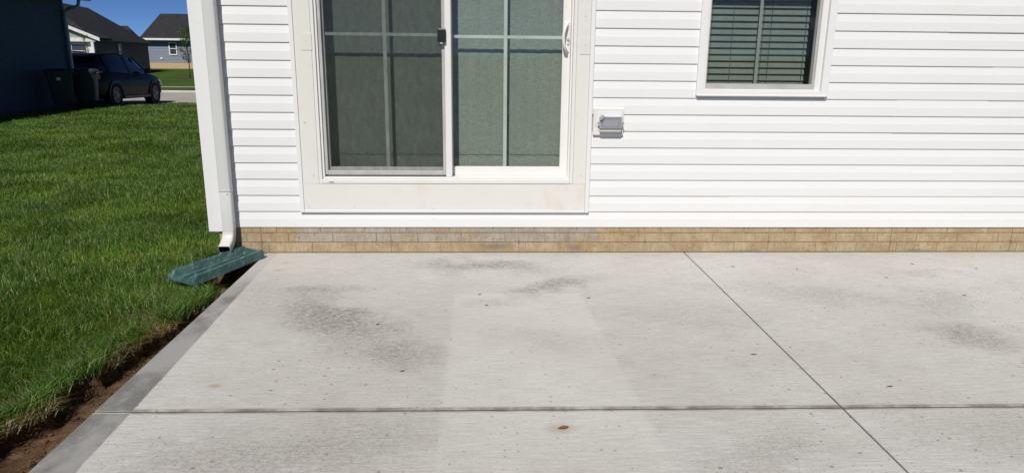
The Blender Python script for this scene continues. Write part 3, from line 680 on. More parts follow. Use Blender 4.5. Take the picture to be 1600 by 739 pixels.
# elbow bends forward, away from the wall
rings = []; inner = []
Zc, Rb = 0.1780, 0.098
for k in range(9):
    a = math.radians(66)*k/8
    # centre path: pivot at y = -0.052-Rb
    cy = -0.052 - Rb + Rb*math.cos(a); cz = Zc - Rb*math.sin(a)
    ring = []; rin = []
    for (px, py, _) in rrect(0, 0, 0.0400, 0.0325, 0):
        ring.append((-1.764 + px - 0.004*k/8, cy + py*math.cos(a), cz - py*math.sin(a)))
        rin.append((-1.764 + px*0.95 - 0.004*k/8, cy + py*0.94*math.cos(a), cz - py*0.94*math.sin(a)))
    rings.append(ring); inner.append(rin)
d_ = Vector((0, -math.sin(math.radians(66)), -math.cos(math.radians(66))))
ext = [[tuple(Vector(p) + d_*L) for p in rings[-1]] for L in (0.03, 0.058)]; exti = [[tuple(Vector(p) + d_*L) for p in inner[-1]] for L in (0.058, 0.052)]
m = MB(); m.loft(rings + ext + exti, cap=False); el = m.build('elbow', 'spout', ds); shade_auto(el, 50)
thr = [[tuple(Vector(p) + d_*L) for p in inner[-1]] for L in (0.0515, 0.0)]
m = MB(); m.loft(thr + [inner[-3]], cap=False); m.add(inner[-3], [tuple(range(12))]); m.build('elbow_throat', 'throat_shade', ds)  # inner sleeve and back plate coloured dark, as shade within the pipe
m = MB(); m.loft([rrect(-1.762, -0.052, 0.0425, 0.035, z) for z in (0.456, 0.470)]); shade_auto(m.build('pipe_collar', 'spout', ds), 50)
m = MB(); m.tube([(-1.745, -0.0849, 0.440), (-1.745, -0.0885, 0.440)], 0.004, 8); m.build('screw', 'grey_metal', ds)
# upper elbow to gutter
m = MB(); m.loft([rrect(-1.762, -0.052, 0.0405, 0.033, 2.5201), rrect(-1.762, -0.10, 0.0405, 0.033, 2.58), rrect(-1.762, -0.33, 0.0405, 0.033, 2.66), rrect(-1.762, -0.36, 0.0405, 0.033, 2.72)]); shade_auto(m.build('upper_elbow', 'spout', ds), 50)

# ---- splash block
sbk = empty('splash_block', (-1.72, -0.38, -0.03), 'weathered green plastic splash block under the downspout', 'splash block')
hi = Vector((-1.600, -0.085, 0.005)); ax = Vector((-0.520, -0.854, 0)).normalized(); Ls = 0.585; zlow = -0.034
nrm2 = Vector((0.854, -0.520, 0))
def sp(t, w, h):
    """t 0..1 along, w metres across (towards the camera side +), h above the tray base"""
    p = hi + ax*(t*Ls); return (p.x + nrm2.x*w, p.y + nrm2.y*w, 0.004 + (zlow-0.004)*t + h)
def wid(t): return 0.100 + 0.024*t
m = MB(); rings = []
for t in (0, 0.25, 0.5, 0.75, 0.93, 1.0):
    w = wid(t); H = 0.058 if t < 0.95 else 0.030
    prof = [(-w-0.012, 0.0), (-w, H), (-w+0.022, H), (-w+0.045, 0.014), (-0.03, 0.010), (0.03, 0.010), (w-0.045, 0.014), (w-0.022, H), (w, H), (w+0.012, 0.0)]
    rings.append([sp(t, a, b) for a, b in prof])
m.loft(rings); m.build('tray', 'splash', sbk, bevel=0.004, seg=2)
m = MB(); m.add([sp(-0.012, -0.09, 0.0), sp(-0.012, 0.09, 0.0), sp(0.028, 0.088, 0.0105), sp(0.028, -0.088, 0.0105), sp(0.0, -0.09, 0.050), sp(0.0, 0.09, 0.050), sp(0.024, 0.088, 0.050), sp(0.024, -0.088, 0.050)], [(0,3,2,1),(4,5,6,7),(0,1,5,4),(1,2,6,5),(2,3,7,6),(3,0,4,7)])
m.build('end_wall', 'splash', sbk, bevel=0.004)
for w0 in (-0.035, 0.035):
    m = MB(); m.add([sp(0.06, w0-0.006, 0.0108), sp(0.06, w0+0.006, 0.0108), sp(0.92, w0+0.006, 0.0108), sp(0.92, w0-0.006, 0.0108), sp(0.06, w0-0.004, 0.019), sp(0.06, w0+0.004, 0.019), sp(0.92, w0+0.004, 0.019), sp(0.92, w0-0.004, 0.019)], [(0,3,2,1),(4,5,6,7),(0,1,5,4),(1,2,6,5),(2,3,7,6),(3,0,4,7)])
    m.build('rib', 'splash', sbk)

# ------------------------------------------------------------------ street and far ground
def sheet(name, pts, z, mat, label, cat, thick=0.12):
    m = MB(); m.prism(pts, 2, z-thick, z); o = m.build(name, mat); tag(o, label, cat, kind='structure'); return o
sheet('street', [(-300, 19.6), (200, 19.6), (200, 26.2), (-300, 26.2)], -0.292, 'street', 'pale concrete street beyond the lawn', 'street')
m = MB(); m.box(-300, 200, 26.2005, 26.40, -0.40, -0.22); tag(m.build('kerb', 'walk', bevel=0.02), 'pale kerb on the far side of the street', 'kerb', kind='structure')
sheet('sidewalk', [(-300, 31.0), (200, 31.0), (200, 31.5), (-300, 31.5)], -0.288, 'street', 'narrow pale sidewalk across the street', 'sidewalk')
m = MB(); 
dv = [(15.12, -0.10), (16.0, -0.125), (17.0, -0.185), (18.0, -0.25), (19.0, -0.285), (19.599, -0.288)]
m.prism([(y, z) for y, z in dv] + [(19.599, -0.5), (15.12, -0.5)], 0, -17.5, -10.35); drv = m.build('driveway', 'street'); tag(drv, 'concrete driveway in front of the dark neighbouring house', 'driveway', kind='structure')

# ------------------------------------------------------------------ grass
def field(n_, x0, x1, y0, y1):
    return rng.uniform(x0, x1, n_), rng.uniform(y0, y1, n_)
EY = np.arange(-5.3, 0.5, 0.01); EX = np.array([edge_x(v) for v in EY])
def ex_np(y): return np.where(y < 0.1, np.interp(y, EY, EX), -1.93)
def vnoise(x, y, s, seed):
    """cheap smooth value noise"""
    r = np.random.default_rng(seed); G = r.random((256, 256)); u = x*s+500; v = y*s+500
    i = np.floor(u).astype(int); j = np.floor(v).astype(int); fu = u-i; fv = v-j
    fu = fu*fu*(3-2*fu); fv = fv*fv*(3-2*fv); a = G[i % 256, j % 256]; b = G[(i+1) % 256, j % 256]; c = G[i % 256, (j+1) % 256]; d = G[(i+1) % 256, (j+1) % 256]
    return (a*(1-fu)+b*fu)*(1-fv) + (c*(1-fu)+d*fu)*fv
def blades(name, x, y, z, H, W, lean, mat):
    n_ = len(x); th = rng.uniform(0, 2*np.pi, n_); hd = np.stack([np.cos(th), np.sin(th)], 1)
    flow = vnoise(x, y, 2.3, 5)*6.28; fl = np.stack([np.cos(flow), np.sin(flow)], 1)
    hd = hd + 0.8*fl; hd /= np.linalg.norm(hd, axis=1, keepdims=True)+1e-6
    ph = rng.uniform(0, 2*np.pi, n_); s = np.stack([np.cos(ph), np.sin(ph), np.zeros(n_)], 1)*W[:, None]*0.5
    L = (lean*H)[:, None]; b = np.stack([x, y, z], 1); up = np.array([0, 0, 1.0])
    h3 = np.concatenate([hd, np.zeros((n_, 1))], 1)
    mid = b + h3*L*0.30 + up*(H*0.62)[:, None]; tip = b + h3*L + up*(H*(1.0-0.25*np.minimum(lean, 1.2)))[:, None]
    V = np.stack([b-s, b+s, mid+s*0.85, mid-s*0.85, tip], 1).reshape(-1, 3)
    k = np.arange(n_)[:, None]*5
    return np_mesh(name, V, k+np.array([[0, 1, 2, 3]]), k+np.array([[3, 2, 4]]), mat)
cp_ = np.array([0, -4.94448, 1.378345]); R3 = np.array([CR, CU, CF])
def inview(x, y, z, mgn=1.12):
    P = np.stack([x, y, z], 1)-cp_; c = P @ R3.T; f = 1113.416
    return (c[:, 2] > 0.5) & (np.abs(c[:, 0]/c[:, 2]*f) < 800*mgn+60) & (np.abs(c[:, 1]/c[:, 2]*f) < 370*mgn+120)
X_, Y_, S_ = [], [], []
for (y0, y1, x0, x1, dens, wmul) in ((-3.4, -0.6, -5.0, -1.65, 12500, 1.0), (-0.6, 2.0, -6.5, -1.6, 8200, 1.15), (2.0, 5.5, -8.5, -1.9, 5200, 1.5), (5.5, 10, -11.0, -1.9, 3000, 2.1), (10, 15.2, -11.0, -1.9, 1500, 3.0), (15.2, 19.6, -10.3, -1.9, 900, 3.6)):
    n_ = int((y1-y0)*(x1-x0)*dens); x, y = field(n_, x0, x1, y0, y1)
    ok = x < ex_np(y) + rng.normal(0, 0.012, n_) + 0.005
    tt = np.clip((y-14.5)/5, 0, 1); zz = -0.09-0.21*tt*tt*(3-2*tt)
    ok &= inview(x, y, zz)
    dn = vnoise(x, y, 3.1, 11)*0.6 + vnoise(x, y, 9.0, 12)*0.4
    ok &= rng.random(n_) < np.clip(0.10 + 1.45*dn, 0, 1)
    # the splash block keeps grass out from under it
    qx = (x-hi.x)*ax.x + (y-hi.y)*ax.y; qw = (x-hi.x)*nrm2.x + (y-hi.y)*nrm2.y
    ok &= ~((qx > -0.02) & (qx < 0.60) & (np.abs(qw) < 0.105))
    X_.append(x[ok]); Y_.append(y[ok]); S_.append(np.full(ok.sum(), wmul))
x = np.concatenate(X_); y = np.concatenate(Y_); S = np.concatenate(S_)
tt = np.clip((y-14.5)/5, 0, 1); z = -0.095-0.21*tt*tt*(3-2*tt)
cl = vnoise(x, y, 4.5, 21)
H = (0.042 + 0.038*rng.random(len(x)))*(0.72 + 0.65*cl); W = (0.0026+0.0016*rng.random(len(x)))*S
lean = 0.2 + 1.0*rng.random(len(x))**1.5
gr = blades('grass', x, y, z, H, W, lean, 'grass'); tag(gr, 'sunlit green lawn grass left of the patio', 'grass', kind='stuff')
print('grass blades', len(x))
sel = rng.choice(len(x), 9000, replace=False)
g4 = blades('dry_clippings', x[sel]+0.01, y[sel], z[sel]+0.012, H[sel]*0.75, W[sel]*0.9, 0.9+0.9*rng.random(9000), 'straw'); tag(g4, 'dry yellow clippings scattered through the lawn', 'dry grass', kind='stuff')
# longer, ragged tufts and straw on the cut edge
yy = rng.uniform(-3.3, -0.35, 5200); yy = yy[vnoise(yy, yy*0, 5.0, 31) > 0.30]; xx = ex_np(yy) + rng.normal(-0.025, 0.022, len(yy))
g2 = blades('edge_grass', xx, yy, np.full(len(xx), -0.105), 0.055+0.075*rng.random(len(xx)), 0.003+0.0016*rng.random(len(xx)), 0.5+0.9*rng.random(len(xx)), 'grass'); tag(g2, 'long ragged grass hanging over the cut soil edge', 'grass', kind='stuff')
yy = rng.uniform(-2.6, -0.6, 3800); kp = vnoise(yy, yy*0, 3.2, 33) > 0.52; yy = yy[kp]; xx = ex_np(yy) + rng.normal(-0.005, 0.022, len(yy))
g3 = blades('dry_grass', xx, yy, np.full(len(xx), -0.125), 0.04+0.07*rng.random(len(xx)), 0.0022+0.0012*rng.random(len(xx)), 0.6+1.2*rng.random(len(xx)), 'straw'); tag(g3, 'dry straw-coloured grass roots along the soil edge', 'dry grass', kind='stuff')

# ------------------------------------------------------------------ neighbouring dark house
nb = empty('neighbour_house', (-16.0, 8.5, -0.2), 'dark slate-blue house in shadow behind the wheeled bins', 'house')
NX, NY1 = -11.02, 15.10
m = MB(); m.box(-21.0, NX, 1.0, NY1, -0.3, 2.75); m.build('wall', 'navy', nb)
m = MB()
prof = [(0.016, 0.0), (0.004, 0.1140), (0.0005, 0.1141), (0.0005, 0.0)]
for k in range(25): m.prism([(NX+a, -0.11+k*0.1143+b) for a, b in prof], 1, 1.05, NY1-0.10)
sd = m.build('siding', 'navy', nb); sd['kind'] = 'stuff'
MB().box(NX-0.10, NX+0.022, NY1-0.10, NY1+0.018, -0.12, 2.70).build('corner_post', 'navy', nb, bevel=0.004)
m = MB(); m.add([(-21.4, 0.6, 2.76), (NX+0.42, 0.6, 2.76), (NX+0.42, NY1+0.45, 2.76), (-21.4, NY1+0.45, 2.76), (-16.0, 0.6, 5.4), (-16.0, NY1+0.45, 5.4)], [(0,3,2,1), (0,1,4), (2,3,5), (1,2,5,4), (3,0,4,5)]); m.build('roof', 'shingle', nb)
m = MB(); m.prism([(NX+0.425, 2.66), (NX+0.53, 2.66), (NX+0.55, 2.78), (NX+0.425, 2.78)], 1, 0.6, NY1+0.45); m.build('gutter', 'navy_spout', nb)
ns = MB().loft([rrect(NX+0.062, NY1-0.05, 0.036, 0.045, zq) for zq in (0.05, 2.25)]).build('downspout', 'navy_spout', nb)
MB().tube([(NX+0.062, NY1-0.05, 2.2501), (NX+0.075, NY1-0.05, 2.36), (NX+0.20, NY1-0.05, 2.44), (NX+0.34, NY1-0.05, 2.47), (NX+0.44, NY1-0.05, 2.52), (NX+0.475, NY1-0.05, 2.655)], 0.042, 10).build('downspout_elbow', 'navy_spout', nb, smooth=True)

# ------------------------------------------------------------------ wheeled bins
def bin_(x, y, z, rot, name, label, sticker):
    e = empty(name, (x, y, z), label, 'trash can', 'wheeled bins beside the dark house')
    c, s = math.cos(rot), math.sin(rot)
    def T(p): return (x + p[0]*c - p[1]*s, y + p[0]*s + p[1]*c, z + p[2])
    def TB(m): m.v = [T(p) for p in m.v]; return m
    m = MB(); m.loft([rrect(0, 0.03, 0.19, 0.20, 0.03, 0.04), rrect(0, 0.01, 0.235, 0.26, 0.70, 0.05), rrect(0, 0, 0.25, 0.28, 0.90, 0.05), rrect(0, 0, 0.275, 0.305, 0.905, 0.05), rrect(0, 0, 0.275, 0.305, 0.945, 0.05)]); shade_auto(TB(m).build('body', 'can', e), 40)
    m = MB(); m.loft([rrect(0, 0.0, 0.29, 0.325, 0.9455, 0.06), rrect(0, 0.0, 0.29, 0.325, 0.975, 0.06), rrect(0, 0.01, 0.25, 0.27, 1.015, 0.06), rrect(0, 0.01, 0.16, 0.18, 1.03, 0.05)]); shade_auto(TB(m).build('lid', 'can', e), 40)
    m = MB(); m.tube([(-0.20, 0.30, 0.90), (-0.20, 0.39, 0.93), (0.20, 0.39, 0.93), (0.20, 0.30, 0.90)], 0.017, 8); TB(m).build('handle', 'can', e)
    for sgn in (-1, 1):
        m = MB(); m.tube([(sgn*0.20, 0.235, 0.115), (sgn*0.255, 0.235, 0.115)], 0.115, 18); TB(m).build('wheel', 'tyre', e)
    if sticker:
        m = MB(); m.add([(0.2505, -0.06, 0.755), (0.2505, 0.02, 0.755), (0.258, 0.02, 0.83), (0.258, -0.06, 0.83), (0.2545, -0.06, 0.755), (0.2545, 0.02, 0.755), (0.262, 0.02, 0.83), (0.262, -0.06, 0.83)], [(0,3,2,1),(4,5,6,7),(0,1,5,4),(1,2,6,5),(2,3,7,6),(3,0,4,7)]); TB(m).build('sticker', 'sticker', e)
    return e
bin_(-10.50, 13.60, -0.095, math.radians(-62), 'wheeled_bin', 'dark wheeled bin with a small white sticker, nearer of the two', True)
bin_(-10.30, 14.35, -0.095, math.radians(-75), 'wheeled_bin', 'dark wheeled bin without sticker, next to the parked car', False)

# ------------------------------------------------------------------ parked car
def car():
    cx, cy, cz = -11.62, 17.95, -0.235
    e = empty('parked_car', (cx, cy, cz), 'black crossover car parked nose to the street behind the bins', 'car')
    rot = math.radians(2.0); c, s = math.cos(rot), math.sin(rot); slope = -0.028
    def T(p): return (cx + p[0]*c - p[1]*s, cy + p[0]*s + p[1]*c, cz + 0.955*p[2] + p[1]*slope)
    def B(m, name, mat, parent=e, ang=None, bevel=0.0):
        m.v = [T(p) for p in m.v]; o = m.build(name, mat, parent, bevel=bevel)
        if ang: shade_auto(o, ang)
        return o
    # stations along the car (y: rear -2.32 .. front +2.35): half width, sill z, shoulder z, top z
    st = [(-2.34, 0.70, 0.42, 0.80, 0.98), (-2.28, 0.84, 0.32, 0.90, 1.05), (-1.9, 0.92, 0.24, 0.96, 1.08), (-1.2, 0.94, 0.22, 0.96, 1.08), (0.0, 0.94, 0.21, 0.94, 1.04), (0.9, 0.935, 0.21, 0.92, 1.02), (1.3, 0.93, 0.22, 0.89, 1.00), (1.8, 0.90, 0.24, 0.83, 0.93), (2.15, 0.82, 0.27, 0.72, 0.83), (2.33, 0.66, 0.34, 0.60, 0.70)]
    rings = []
    for (y, w, zs, zsh, zt_) in st:
        half = [(0.0, zs), (w*0.82, zs), (w*0.97, zs+0.10), (w, zs+(zsh-zs)*0.55), (w*0.985, zsh), (w*0.90, zt_-0.02), (w*0.45, zt_+0.015), (0.0, zt_+0.02)]
        ring = [(a, y, b) for a, b in half] + [(-a, y, b) for a, b in reversed(half[1:-1])]
        rings.append(ring)
    body = B(MB().loft(rings), 'body', 'car_paint', ang=45)
    # greenhouse
    gh = [(-2.16, 0.80, 1.05, 0.70, 1.12), (-1.75, 0.855, 1.06, 0.66, 1.50), (-1.2, 0.87, 1.06, 0.665, 1.56), (-0.3, 0.875, 1.05, 0.67, 1.58), (0.35, 0.875, 1.03, 0.655, 1.53), (0.80, 0.865, 1.02, 0.68, 1.33), (1.28, 0.83, 0.98, 0.76, 1.02)]
    rings = []
    for (y, wb, zb, wt, ztp) in gh:
        half = [(0, zb-0.05), (wb, zb-0.05), (wb-(wb-wt)*0.12, zb+(ztp-zb)*0.12), (wt+0.03, zb+(ztp-zb)*0.86), (wt-0.06, ztp), (0, ztp+0.012)]
        rings.append([(a, y, b) for a, b in half] + [(-a, y, b) for a, b in reversed(half[1:-1])])
    glass = B(MB().loft(rings), 'window_glass', 'car_glass', ang=40)
    # roof skin
    rf = []
    for (y, wt, ztp) in ((-1.92, 0.64, 1.46), (-1.75, 0.655, 1.515), (-1.2, 0.67, 1.578), (-0.3, 0.675, 1.598), (0.33, 0.66, 1.552), (0.45, 0.64, 1.515)):
        half = [(wt+0.012, ztp-0.065), (wt-0.05, ztp-0.004), (wt*0.5, ztp+0.010), (0, ztp+0.014)]
        top = [(a, y, b) for a, b in half] + [(-a, y, b) for a, b in reversed(half[:-1])]
        rf.append(top + [(p[0]*0.99, p[1], p[2]-0.02) for p in reversed(top)])
    B(MB().loft(rf), 'roof', 'car_paint', ang=50)
    for sgn in (-1, 1):
        for (y0, y1, t0) in ((-1.62, -1.42, 0), (-0.32, -0.22, 0)):
            m = MB(); m.add([(sgn*0.885, y0, 1.02), (sgn*0.885, y1, 1.02), (sgn*0.713, y1+0.0, 1.51), (sgn*0.713, y0, 1.51), (sgn*0.860, y0, 1.02), (sgn*0.860, y1, 1.02), (sgn*0.69, y1, 1.51), (sgn*0.69, y0, 1.51)], [(0,1,2,3),(7,6,5,4),(0,4,5,1),(1,5,6,2),(2,6,7,3),(3,7,4,0)]); B(m, 'pillar', 'car_paint')
        m = MB(); m.add([(sgn*0.875, 1.05, 1.00), (sgn*0.872, 1.16, 1.00), (sgn*0.70, 0.44, 1.50), (sgn*0.70, 0.34, 1.50), (sgn*0.845, 1.05, 1.00), (sgn*0.842, 1.16, 1.00), (sgn*0.67, 0.44, 1.50), (sgn*0.67, 0.34, 1.50)], [(0,1,2,3),(7,6,5,4),(0,4,5,1),(1,5,6,2),(2,6,7,3),(3,7,4,0)]); B(m, 'pillar', 'car_paint')
        m = MB(); m.tube([(sgn*0.60, -1.5, 1.585), (sgn*0.60, -1.4, 1.635), (sgn*0.60, 0.0, 1.655), (sgn*0.59, 0.15, 1.60)], 0.018, 8); B(m, 'roof_rail', 'black_plastic')
        m = MB(); m.loft([[(sgn*(0.93+a), 0.72+b, 1.06+c_) for a, b, c_ in ((0, -0.05, -0.03), (0, 0.05, -0.03), (0, 0.05, 0.05), (0, -0.05, 0.05))], [(sgn*(1.0+a), 0.70+b, 1.08+c_) for a, b, c_ in ((0, -0.07, -0.06), (0, 0.07, -0.05), (0, 0.06, 0.08), (0, -0.07, 0.09))], [(sgn*(1.12+a), 0.68+b, 1.08+c_) for a, b, c_ in ((0, -0.05, -0.05), (0, 0.04, -0.04), (0, 0.03, 0.06), (0, -0.05, 0.07))]]); B(m, 'wing_mirror', 'car_paint', ang=60)
        m = MB(); m.loft([[(sgn*0.80, 2.20, 0.60), (sgn*0.905, 1.82, 0.66), (sgn*0.905, 1.80, 0.80), (sgn*0.80, 2.17, 0.745)], [(sgn*0.835, 2.215, 0.60), (sgn*0.93, 1.80, 0.67), (sgn*0.925, 1.78, 0.80), (sgn*0.83, 2.18, 0.745)]]); B(m, 'headlight', 'lamp_clear')
        m = MB(); m.box(*(sorted((sgn*0.80, sgn*0.90))), -2.35, -2.15, 0.80, 0.98); B(m, 'tail_light', 'lamp_red', bevel=0.02)
        for y in (-1.38, 1.36):
            ar = []
            for k in range(15):
                a = math.pi*k/14; ar.append(((sgn*0.925), y+0.415*math.cos(a), 0.35+0.415*math.sin(a)))
            m = MB(); m.tube(ar, 0.035, 6); B(m, 'wheel_arch', 'black_plastic', ang=60)
            m = MB(); m.tube([(sgn*0.70, y, 0.35), (sgn*0.935, y, 0.35)], 0.385, 28); B(m, 'wheel_well', 'black_plastic')
            # wheel
            prof = [(0.72, 0.24), (0.72, 0.335), (0.745, 0.355), (0.93, 0.355), (0.952, 0.335), (0.955, 0.25), (0.93, 0.235)]
            m = MB(); n_ = 28; rg = [[(sgn*px, y+pr*math.cos(2*math.pi*k/n_), 0.352+pr*math.sin(2*math.pi*k/n_)) for k in range(n_)] for px, pr in prof]; m.loft(rg, cap=False)
            ty = B(m, 'tyre', 'tyre', ang=40)
            m = MB(); rg = [[(sgn*px, y+pr*math.cos(2*math.pi*k/n_), 0.352+pr*math.sin(2*math.pi*k/n_)) for k in range(n_)] for px, pr in ((0.94, 0.236), (0.948, 0.236), (0.948, 0.212), (0.94, 0.212), (0.94, 0.236))]; m.loft(rg, cap=False)
            for q in range(5):
                a = 2*math.pi*q/5; dx, dy = math.cos(a), math.sin(a); px_, py_ = -dy, dx
                pts = [(0.02, -0.04), (0.215, -0.024), (0.215, 0.024), (0.02, 0.04)]
                m.loft([[(sgn*xx_, y+dx*r_+px_*t_, 0.352+dy*r_+py_*t_) for r_, t_ in pts] for xx_ in (0.936, 0.946)])
            m.tube([(sgn*0.936, y, 0.352), (sgn*0.950, y, 0.352)], 0.055, 12)
            B(m, 'rim', 'alloy')
        for y in (-0.15, 0.78): m = MB(); m.box(*(sorted((sgn*0.935, sgn*0.965))), y-0.42, y-0.22, 0.84, 0.865); B(m, 'door_handle', 'car_paint', bevel=0.006)
        m = MB(); m.box(*(sorted((sgn*0.88, sgn*0.955))), -0.92, 0.92, 0.22, 0.33); B(m, 'sill_cladding', 'black_plastic', bevel=0.02)
    m = MB(); m.box(-0.35, 0.35, 2.32, 2.36, 0.44, 0.60); B(m, 'grille', 'black_plastic', bevel=0.01)
    m = MB(); m.box(-0.80, 0.80, -2.40, -2.25, 0.36, 0.58); B(m, 'rear_bumper', 'car_paint', bevel=0.05)
car()

# ------------------------------------------------------------------ far houses
def far_window(parent, T, u0, u1, z0, z1, v, rail=True):
    """white frame on the wall plane, pane a sub-part"""
    def bxs(m, a0, a1, v0, v1, b0, b1):
        mm = MB().box(a0, a1, v0, v1, b0, b1); mm.v = [T(p) for p in mm.v]; m.add(mm.v, mm.f)
    m = MB(); t_ = 0.10
    bxs(m, u0, u0+t_, v-0.06, v-0.002, z0, z1); bxs(m, u1-t_, u1, v-0.06, v-0.002, z0, z1); bxs(m, u0+t_, u1-t_, v-0.06, v-0.002, z0, z0+t_); bxs(m, u0+t_, u1-t_, v-0.06, v-0.002, z1-t_, z1)
    if rail: bxs(m, u0+t_, u1-t_, v-0.05, v-0.002, (z0+z1)/2-0.03, (z0+z1)/2+0.03)
    w = m.build('window', 'far_white', parent)
    m = MB(); bxs(m, u0+t_, u1-t_, v-0.02, v-0.004, z0+t_, z1-t_); m.build('pane', 'far_glass', w)
def lapwall(T, u0, u1, v, z0, z1, step=0.15):
    m = MB(); z = z0
    while z < z1-0.01:
        zt_ = min(z+step, z1); mm = MB(); mm.add([(u0, v-0.03, z), (u1, v-0.03, z), (u1, v-0.006, zt_), (u0, v-0.006, zt_), (u0, v+0.02, z), (u1, v+0.02, z), (u1, v+0.02, zt_), (u0, v+0.02, zt_)], [(0,1,2,3),(7,6,5,4),(0,4,5,1),(1,5,6,2),(2,6,7,3),(3,7,4,0)])
        mm.v = [T(p) for p in mm.v]; m.add(mm.v, mm.f); z = zt_
    return m
# blue house, ridge parallel to the street
h2 = empty('blue_house', (-26, 75, -0.3), 'slate-blue house with charcoal gable roof across the street, right of the dark one', 'house')
I = lambda p: p
MB().box(-33.6, -17, 70.03, 80, -0.3, 2.50).build('wall', 'far_blue', h2)
o = lapwall(I, -33.6, -17, 70.0, 0.30, 2.50).build('siding', 'far_blue', h2); o['kind'] = 'stuff'
MB().box(-33.55, -17.05, 69.99, 70.028, -0.32, 0.295).build('foundation', 'far_tan', h2)
rf = MB().prism([(69.55, 2.62), (69.55, 2.52), (75.0, 2.55), (80.45, 2.52), (80.45, 2.62), (75.0, 5.22)], 0, -33.95, -16.6).build('roof', 'shingle', h2)
MB().box(-29.62, -29.50, 73.0, 73.1, 4.1, 4.65).build('vent_pipe', 'far_white', rf)
MB().box(-33.96, -16.6, 69.43, 69.545, 2.44, 2.63).build('fascia', 'far_white', h2)
far_window(h2, I, -31.32, -30.52, 1.02, 2.27, 69.97)
far_window(h2, I, -25.5, -24.5, 1.02, 2.27, 69.97)
MB().box(-32.25, -32.03, 69.90, 69.965, 0.58, 0.78).build('wall_vent', 'far_white', h2, bevel=0.03)
MB().tube([(-33.5, 69.9, 0.1), (-33.5, 69.9, 2.2), (-33.3, 69.6, 2.4)], 0.06, 8).build('downspout', 'far_blue', h2)

# dark grey house with a white-trimmed front gable
RT = math.radians(13.2); cR, sR = math.cos(RT)*0.82, math.sin(RT)*0.82; OX, OY = -25.35, 44.2
def Tg(p): return (OX + p[0]*cR - p[1]*sR, OY + p[0]*sR + p[1]*cR, 0.248 + 0.82*p[2])
def TB_(m): m.v = [Tg(p) for p in m.v]; return m
h1 = empty('grey_house', Tg((-4, 8, -0.3)), 'dark grey hip-roofed house with white front gable across the street', 'house')
TB_(MB().box(-8.0, 0.0, 0.03, 20.5, -0.75, 2.18)).build('wall', 'far_dark', h1)
o = lapwall(lambda p: Tg((-p[1], p[0], p[2])), 0.1, 20.5, -0.005, -0.70, 2.18).build('siding', 'far_dark', h1); o['kind'] = 'stuff'
m = MB(); m.add([(-8.4, -0.2, 2.20), (0.35, -0.2, 2.20), (0.35, 20.9, 2.20), (-8.4, 20.9, 2.20), (-4.0, 3.2, 5.35), (-4.0, 15.6, 5.40)], [(0,3,2,1), (0,1,4), (1,2,5,4), (2,3,5), (3,0,4,5)]); TB_(m).build('roof', 'shingle', h1)
m = MB(); m.add([(-8.0, 20.905, 2.0), (-0.8, 20.905, 2.0), (-0.8, 25.0, 2.0), (-8.0, 25.0, 2.0), (-3.2, 22.8, 4.0), (-2.2, 22.8, 4.0)], [(0,3,2,1), (0,1,5,4), (1,2,5), (2,3,4,5), (3,0,4)]); TB_(m).build('rear_roof', 'shingle', h1)
TB_(MB().box(-7.6, -1.2, 20.52, 24.6, -0.75, 2.0)).build('rear_wall', 'far_dark', h1)
TB_(MB().box(0.352, 0.45, -0.2, 20.9, 2.10, 2.22)).build('gutter', 'far_dark', h1)
# front gable, pale, with white rake boards and beam
m = MB(); m.prism([(-8.0, 2.30), (0.0, 2.30), (-4.0, 4.05)], 1, -0.30, 3.0); TB_(m).build('gable_wall', 'far_sage', h1)
m = MB(); m.prism([(-8.6, 2.22), (-4.0, 4.24), (0.6, 2.22), (0.6, 2.36), (-4.0, 4.38), (-8.6, 2.36)], 1, -0.55, 3.4); TB_(m).build('gable_roof', 'shingle', h1)
for sgn in (0, 1):
    pts = [(0.62, 2.10), (-4.0, 4.13), (-4.0, 4.385), (0.62, 2.365)]
    if sgn: pts = [(-8.0-a, b) for a, b in pts]
    m = MB(); m.prism(pts, 1, -0.62, -0.552); TB_(m).build('rake_board', 'far_white', h1)
TB_(MB().box(-8.3, 0.30, -0.42, -0.302, 2.06, 2.34)).build('beam', 'far_white', h1)
TB_(MB().box(-8.0, 0.02, -0.10, 0.028, -0.75, 2.18)).build('front_wall', 'far_white', h1)
for u in (-6.6, -5.0, -3.4, -1.75, ): far_window(h1, Tg, u+0.12, u+1.32, 0.75, 1.95, -0.11)
TB_(MB().box(-0.10, 0.10, -0.40, -0.11, -0.75, 2.055)).build('porch_post', 'far_white', h1)
far_window(h1, lambda p: Tg((-p[1], p[0], p[2])), 7.5, 8.6, 0.9, 2.0, -0.04)

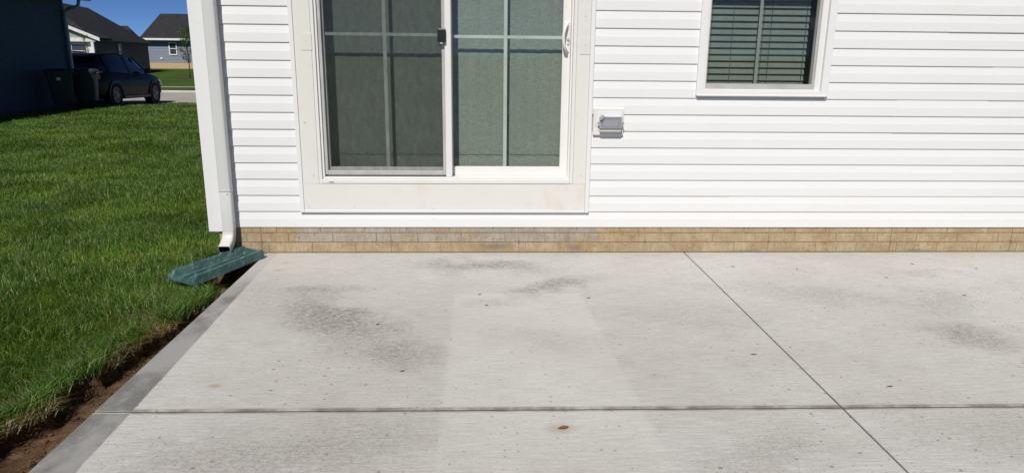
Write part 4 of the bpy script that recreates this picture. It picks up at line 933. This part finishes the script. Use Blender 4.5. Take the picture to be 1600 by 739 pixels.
# ------------------------------------------------------------------ young trees
def tree(name, base, H, r, nleaf, label, seed, crown0=0.28, mulch=True):
    R_ = random.Random(seed); e = empty(name, base, label, 'tree'); bx_, by_, bz_ = base
    m = MB(); m.tube([(bx_, by_, bz_-0.02), (bx_+0.02, by_, bz_+H*0.35), (bx_-0.02, by_, bz_+H*0.7), (bx_, by_, bz_+H*0.95)], 0.045*H/3.2, 8, 0.012); tr = m.build('trunk', 'bark', e, smooth=True)
    m = MB(); tips = []
    for k in range(26):
        t = crown0 + 0.62*R_.random(); a = R_.uniform(0, 6.28); L = r*(0.55+0.5*R_.random())*(1.25-t*0.75)
        p0 = Vector((bx_, by_, bz_+H*t)); p1 = p0 + Vector((math.cos(a)*L*0.55, math.sin(a)*L*0.55, L*0.75)); p2 = p0 + Vector((math.cos(a)*L, math.sin(a)*L, L*1.15))
        m.tube([p0, p1, p2], 0.013, 5, 0.004); tips += [p1, p2, (p0+p1)/2, (p1+p2)/2]
    m.build('limbs', 'bark', e)
    V = []; F = []
    for k in range(nleaf):
        p = R_.choice(tips) + Vector((R_.gauss(0, 1), R_.gauss(0, 1), R_.gauss(0, 1)))*r*0.13
        s_ = R_.uniform(0.05, 0.10)*H/3.2; d = Vector((R_.gauss(0, 1), R_.gauss(0, 1), R_.gauss(0, 1)-0.4)).normalized(); q = d.orthogonal().normalized(); q = (Matrix.Rotation(R_.uniform(0, 6.28), 3, d) @ q)
        k0 = len(V); V += [p, p+d*s_*0.5+q*s_*0.3, p+d*s_, p+d*s_*0.5-q*s_*0.3]; F.append((k0, k0+1, k0+2, k0+3))
    m = MB(); m.add(V, F); m.build('crown', 'leaf', e, rec=False)
    if mulch:
        m = MB(); rings = [[(bx_+rr*math.cos(q*math.pi/10), by_+rr*math.sin(q*math.pi/10), bz_+h) for q in range(20)] for rr, h in ((0.9, -0.01), (0.7, 0.05), (0.12, 0.08))]; m.loft(rings); m.build('mulch_ring', 'mulch', e, smooth=True)
    return e
tree('young_tree', (-18.5, 42.0, -0.295), 3.25, 0.62, 1500, 'slender young tree in dark mulch ring on the far lawn', 3)
tree('young_tree', (-23.7, 40.0, -0.295), 2.25, 0.45, 500, 'small sparse tree before the white porch windows', 5, 0.45, False)

# ------------------------------------------------------------------ litter on the slab
def litter(x, y, L, W, rot, label, curl=0.25):
    c, s = math.cos(rot), math.sin(rot); m = MB()
    prof = [(-0.5, 0.02, 0.10), (-0.2, 0.75, 0.0), (0.1, 1.0, 0.02), (0.35, 0.6, 0.12), (0.5, 0.03, 0.30)]
    top = []; bot = []
    for t, w, h in prof:
        for sd, l in ((-1, 0), (0, 1), (1, 0)):
            px, py = t*L, sd*w*W/2; hz = 0.0015 + h*L*curl + (0.0 if sd == 0 else abs(w)*W*0.22)
            top.append((x+px*c-py*s, y+px*s+py*c, hz+0.0008)); bot.append((x+px*c-py*s, y+px*s+py*c, hz))
    F = []
    for i in range(4):
        for j in range(2):
            a = i*3+j; F.append((a, a+1, a+4, a+3)); F.append((15+a, 15+a+3, 15+a+4, 15+a+1))
    m.add(top+bot, F); o = m.build('dry_leaf', 'dryleaf', rec=False); tag(o, label, 'leaf', 'dry leaf bits scattered on the patio'); return o
litter(0.306, -2.498, 0.045, 0.022, 0.2, 'largest brown leaf scrap, lying just in front of the crosswise joint', 0.3)
litter(1.764, -2.175, 0.032, 0.008, 0.1, 'thin brown leaf bit right of the joint crossing', 0.2)
litter(1.294, -1.826, 0.034, 0.009, 0.15, 'thin brown leaf bit just left of the long saw-cut joint', 0.2)
for (x_, y_, r_, lab) in ((2.62, -0.623, 0.1, 'tiny brown leaf bit on the right slab below the window'), (2.973, -0.319, -0.3, 'tiny dark leaf bit against the wall foot right of the window'), (3.353, -0.429, 0.6, 'rightmost tiny leaf bit near the wall, by the photo edge'),
        (1.695, -0.371, 0.2, 'tiny leaf bit just right of the top end of the saw-cut joint'), (2.11, -0.434, 1.3, 'round dark leaf speck below the left part of the window'), (2.9, -0.98, -0.4, 'tiny slanted leaf bit in the middle of the right slab'),
        (-0.553, -1.405, 0.8, 'tiny leaf bit on the dark mildew patch left of the mat mark'), (-0.02, -0.93, 0.7, 'tiny yellowish leaf bit at the top left corner of the mat mark'), (0.02, -1.12, 0.5, 'tiny leaf bit inside the pale mat mark'), (-0.36, -1.98, 0.4, 'tiny leaf speck left of the mat mark behind the crosswise joint'), (0.62, -1.0, 0.1, 'tiny leaf bit at the right edge of the mat mark')):
    litter(x_, y_, 0.025, 0.009, r_, lab, 0.25)
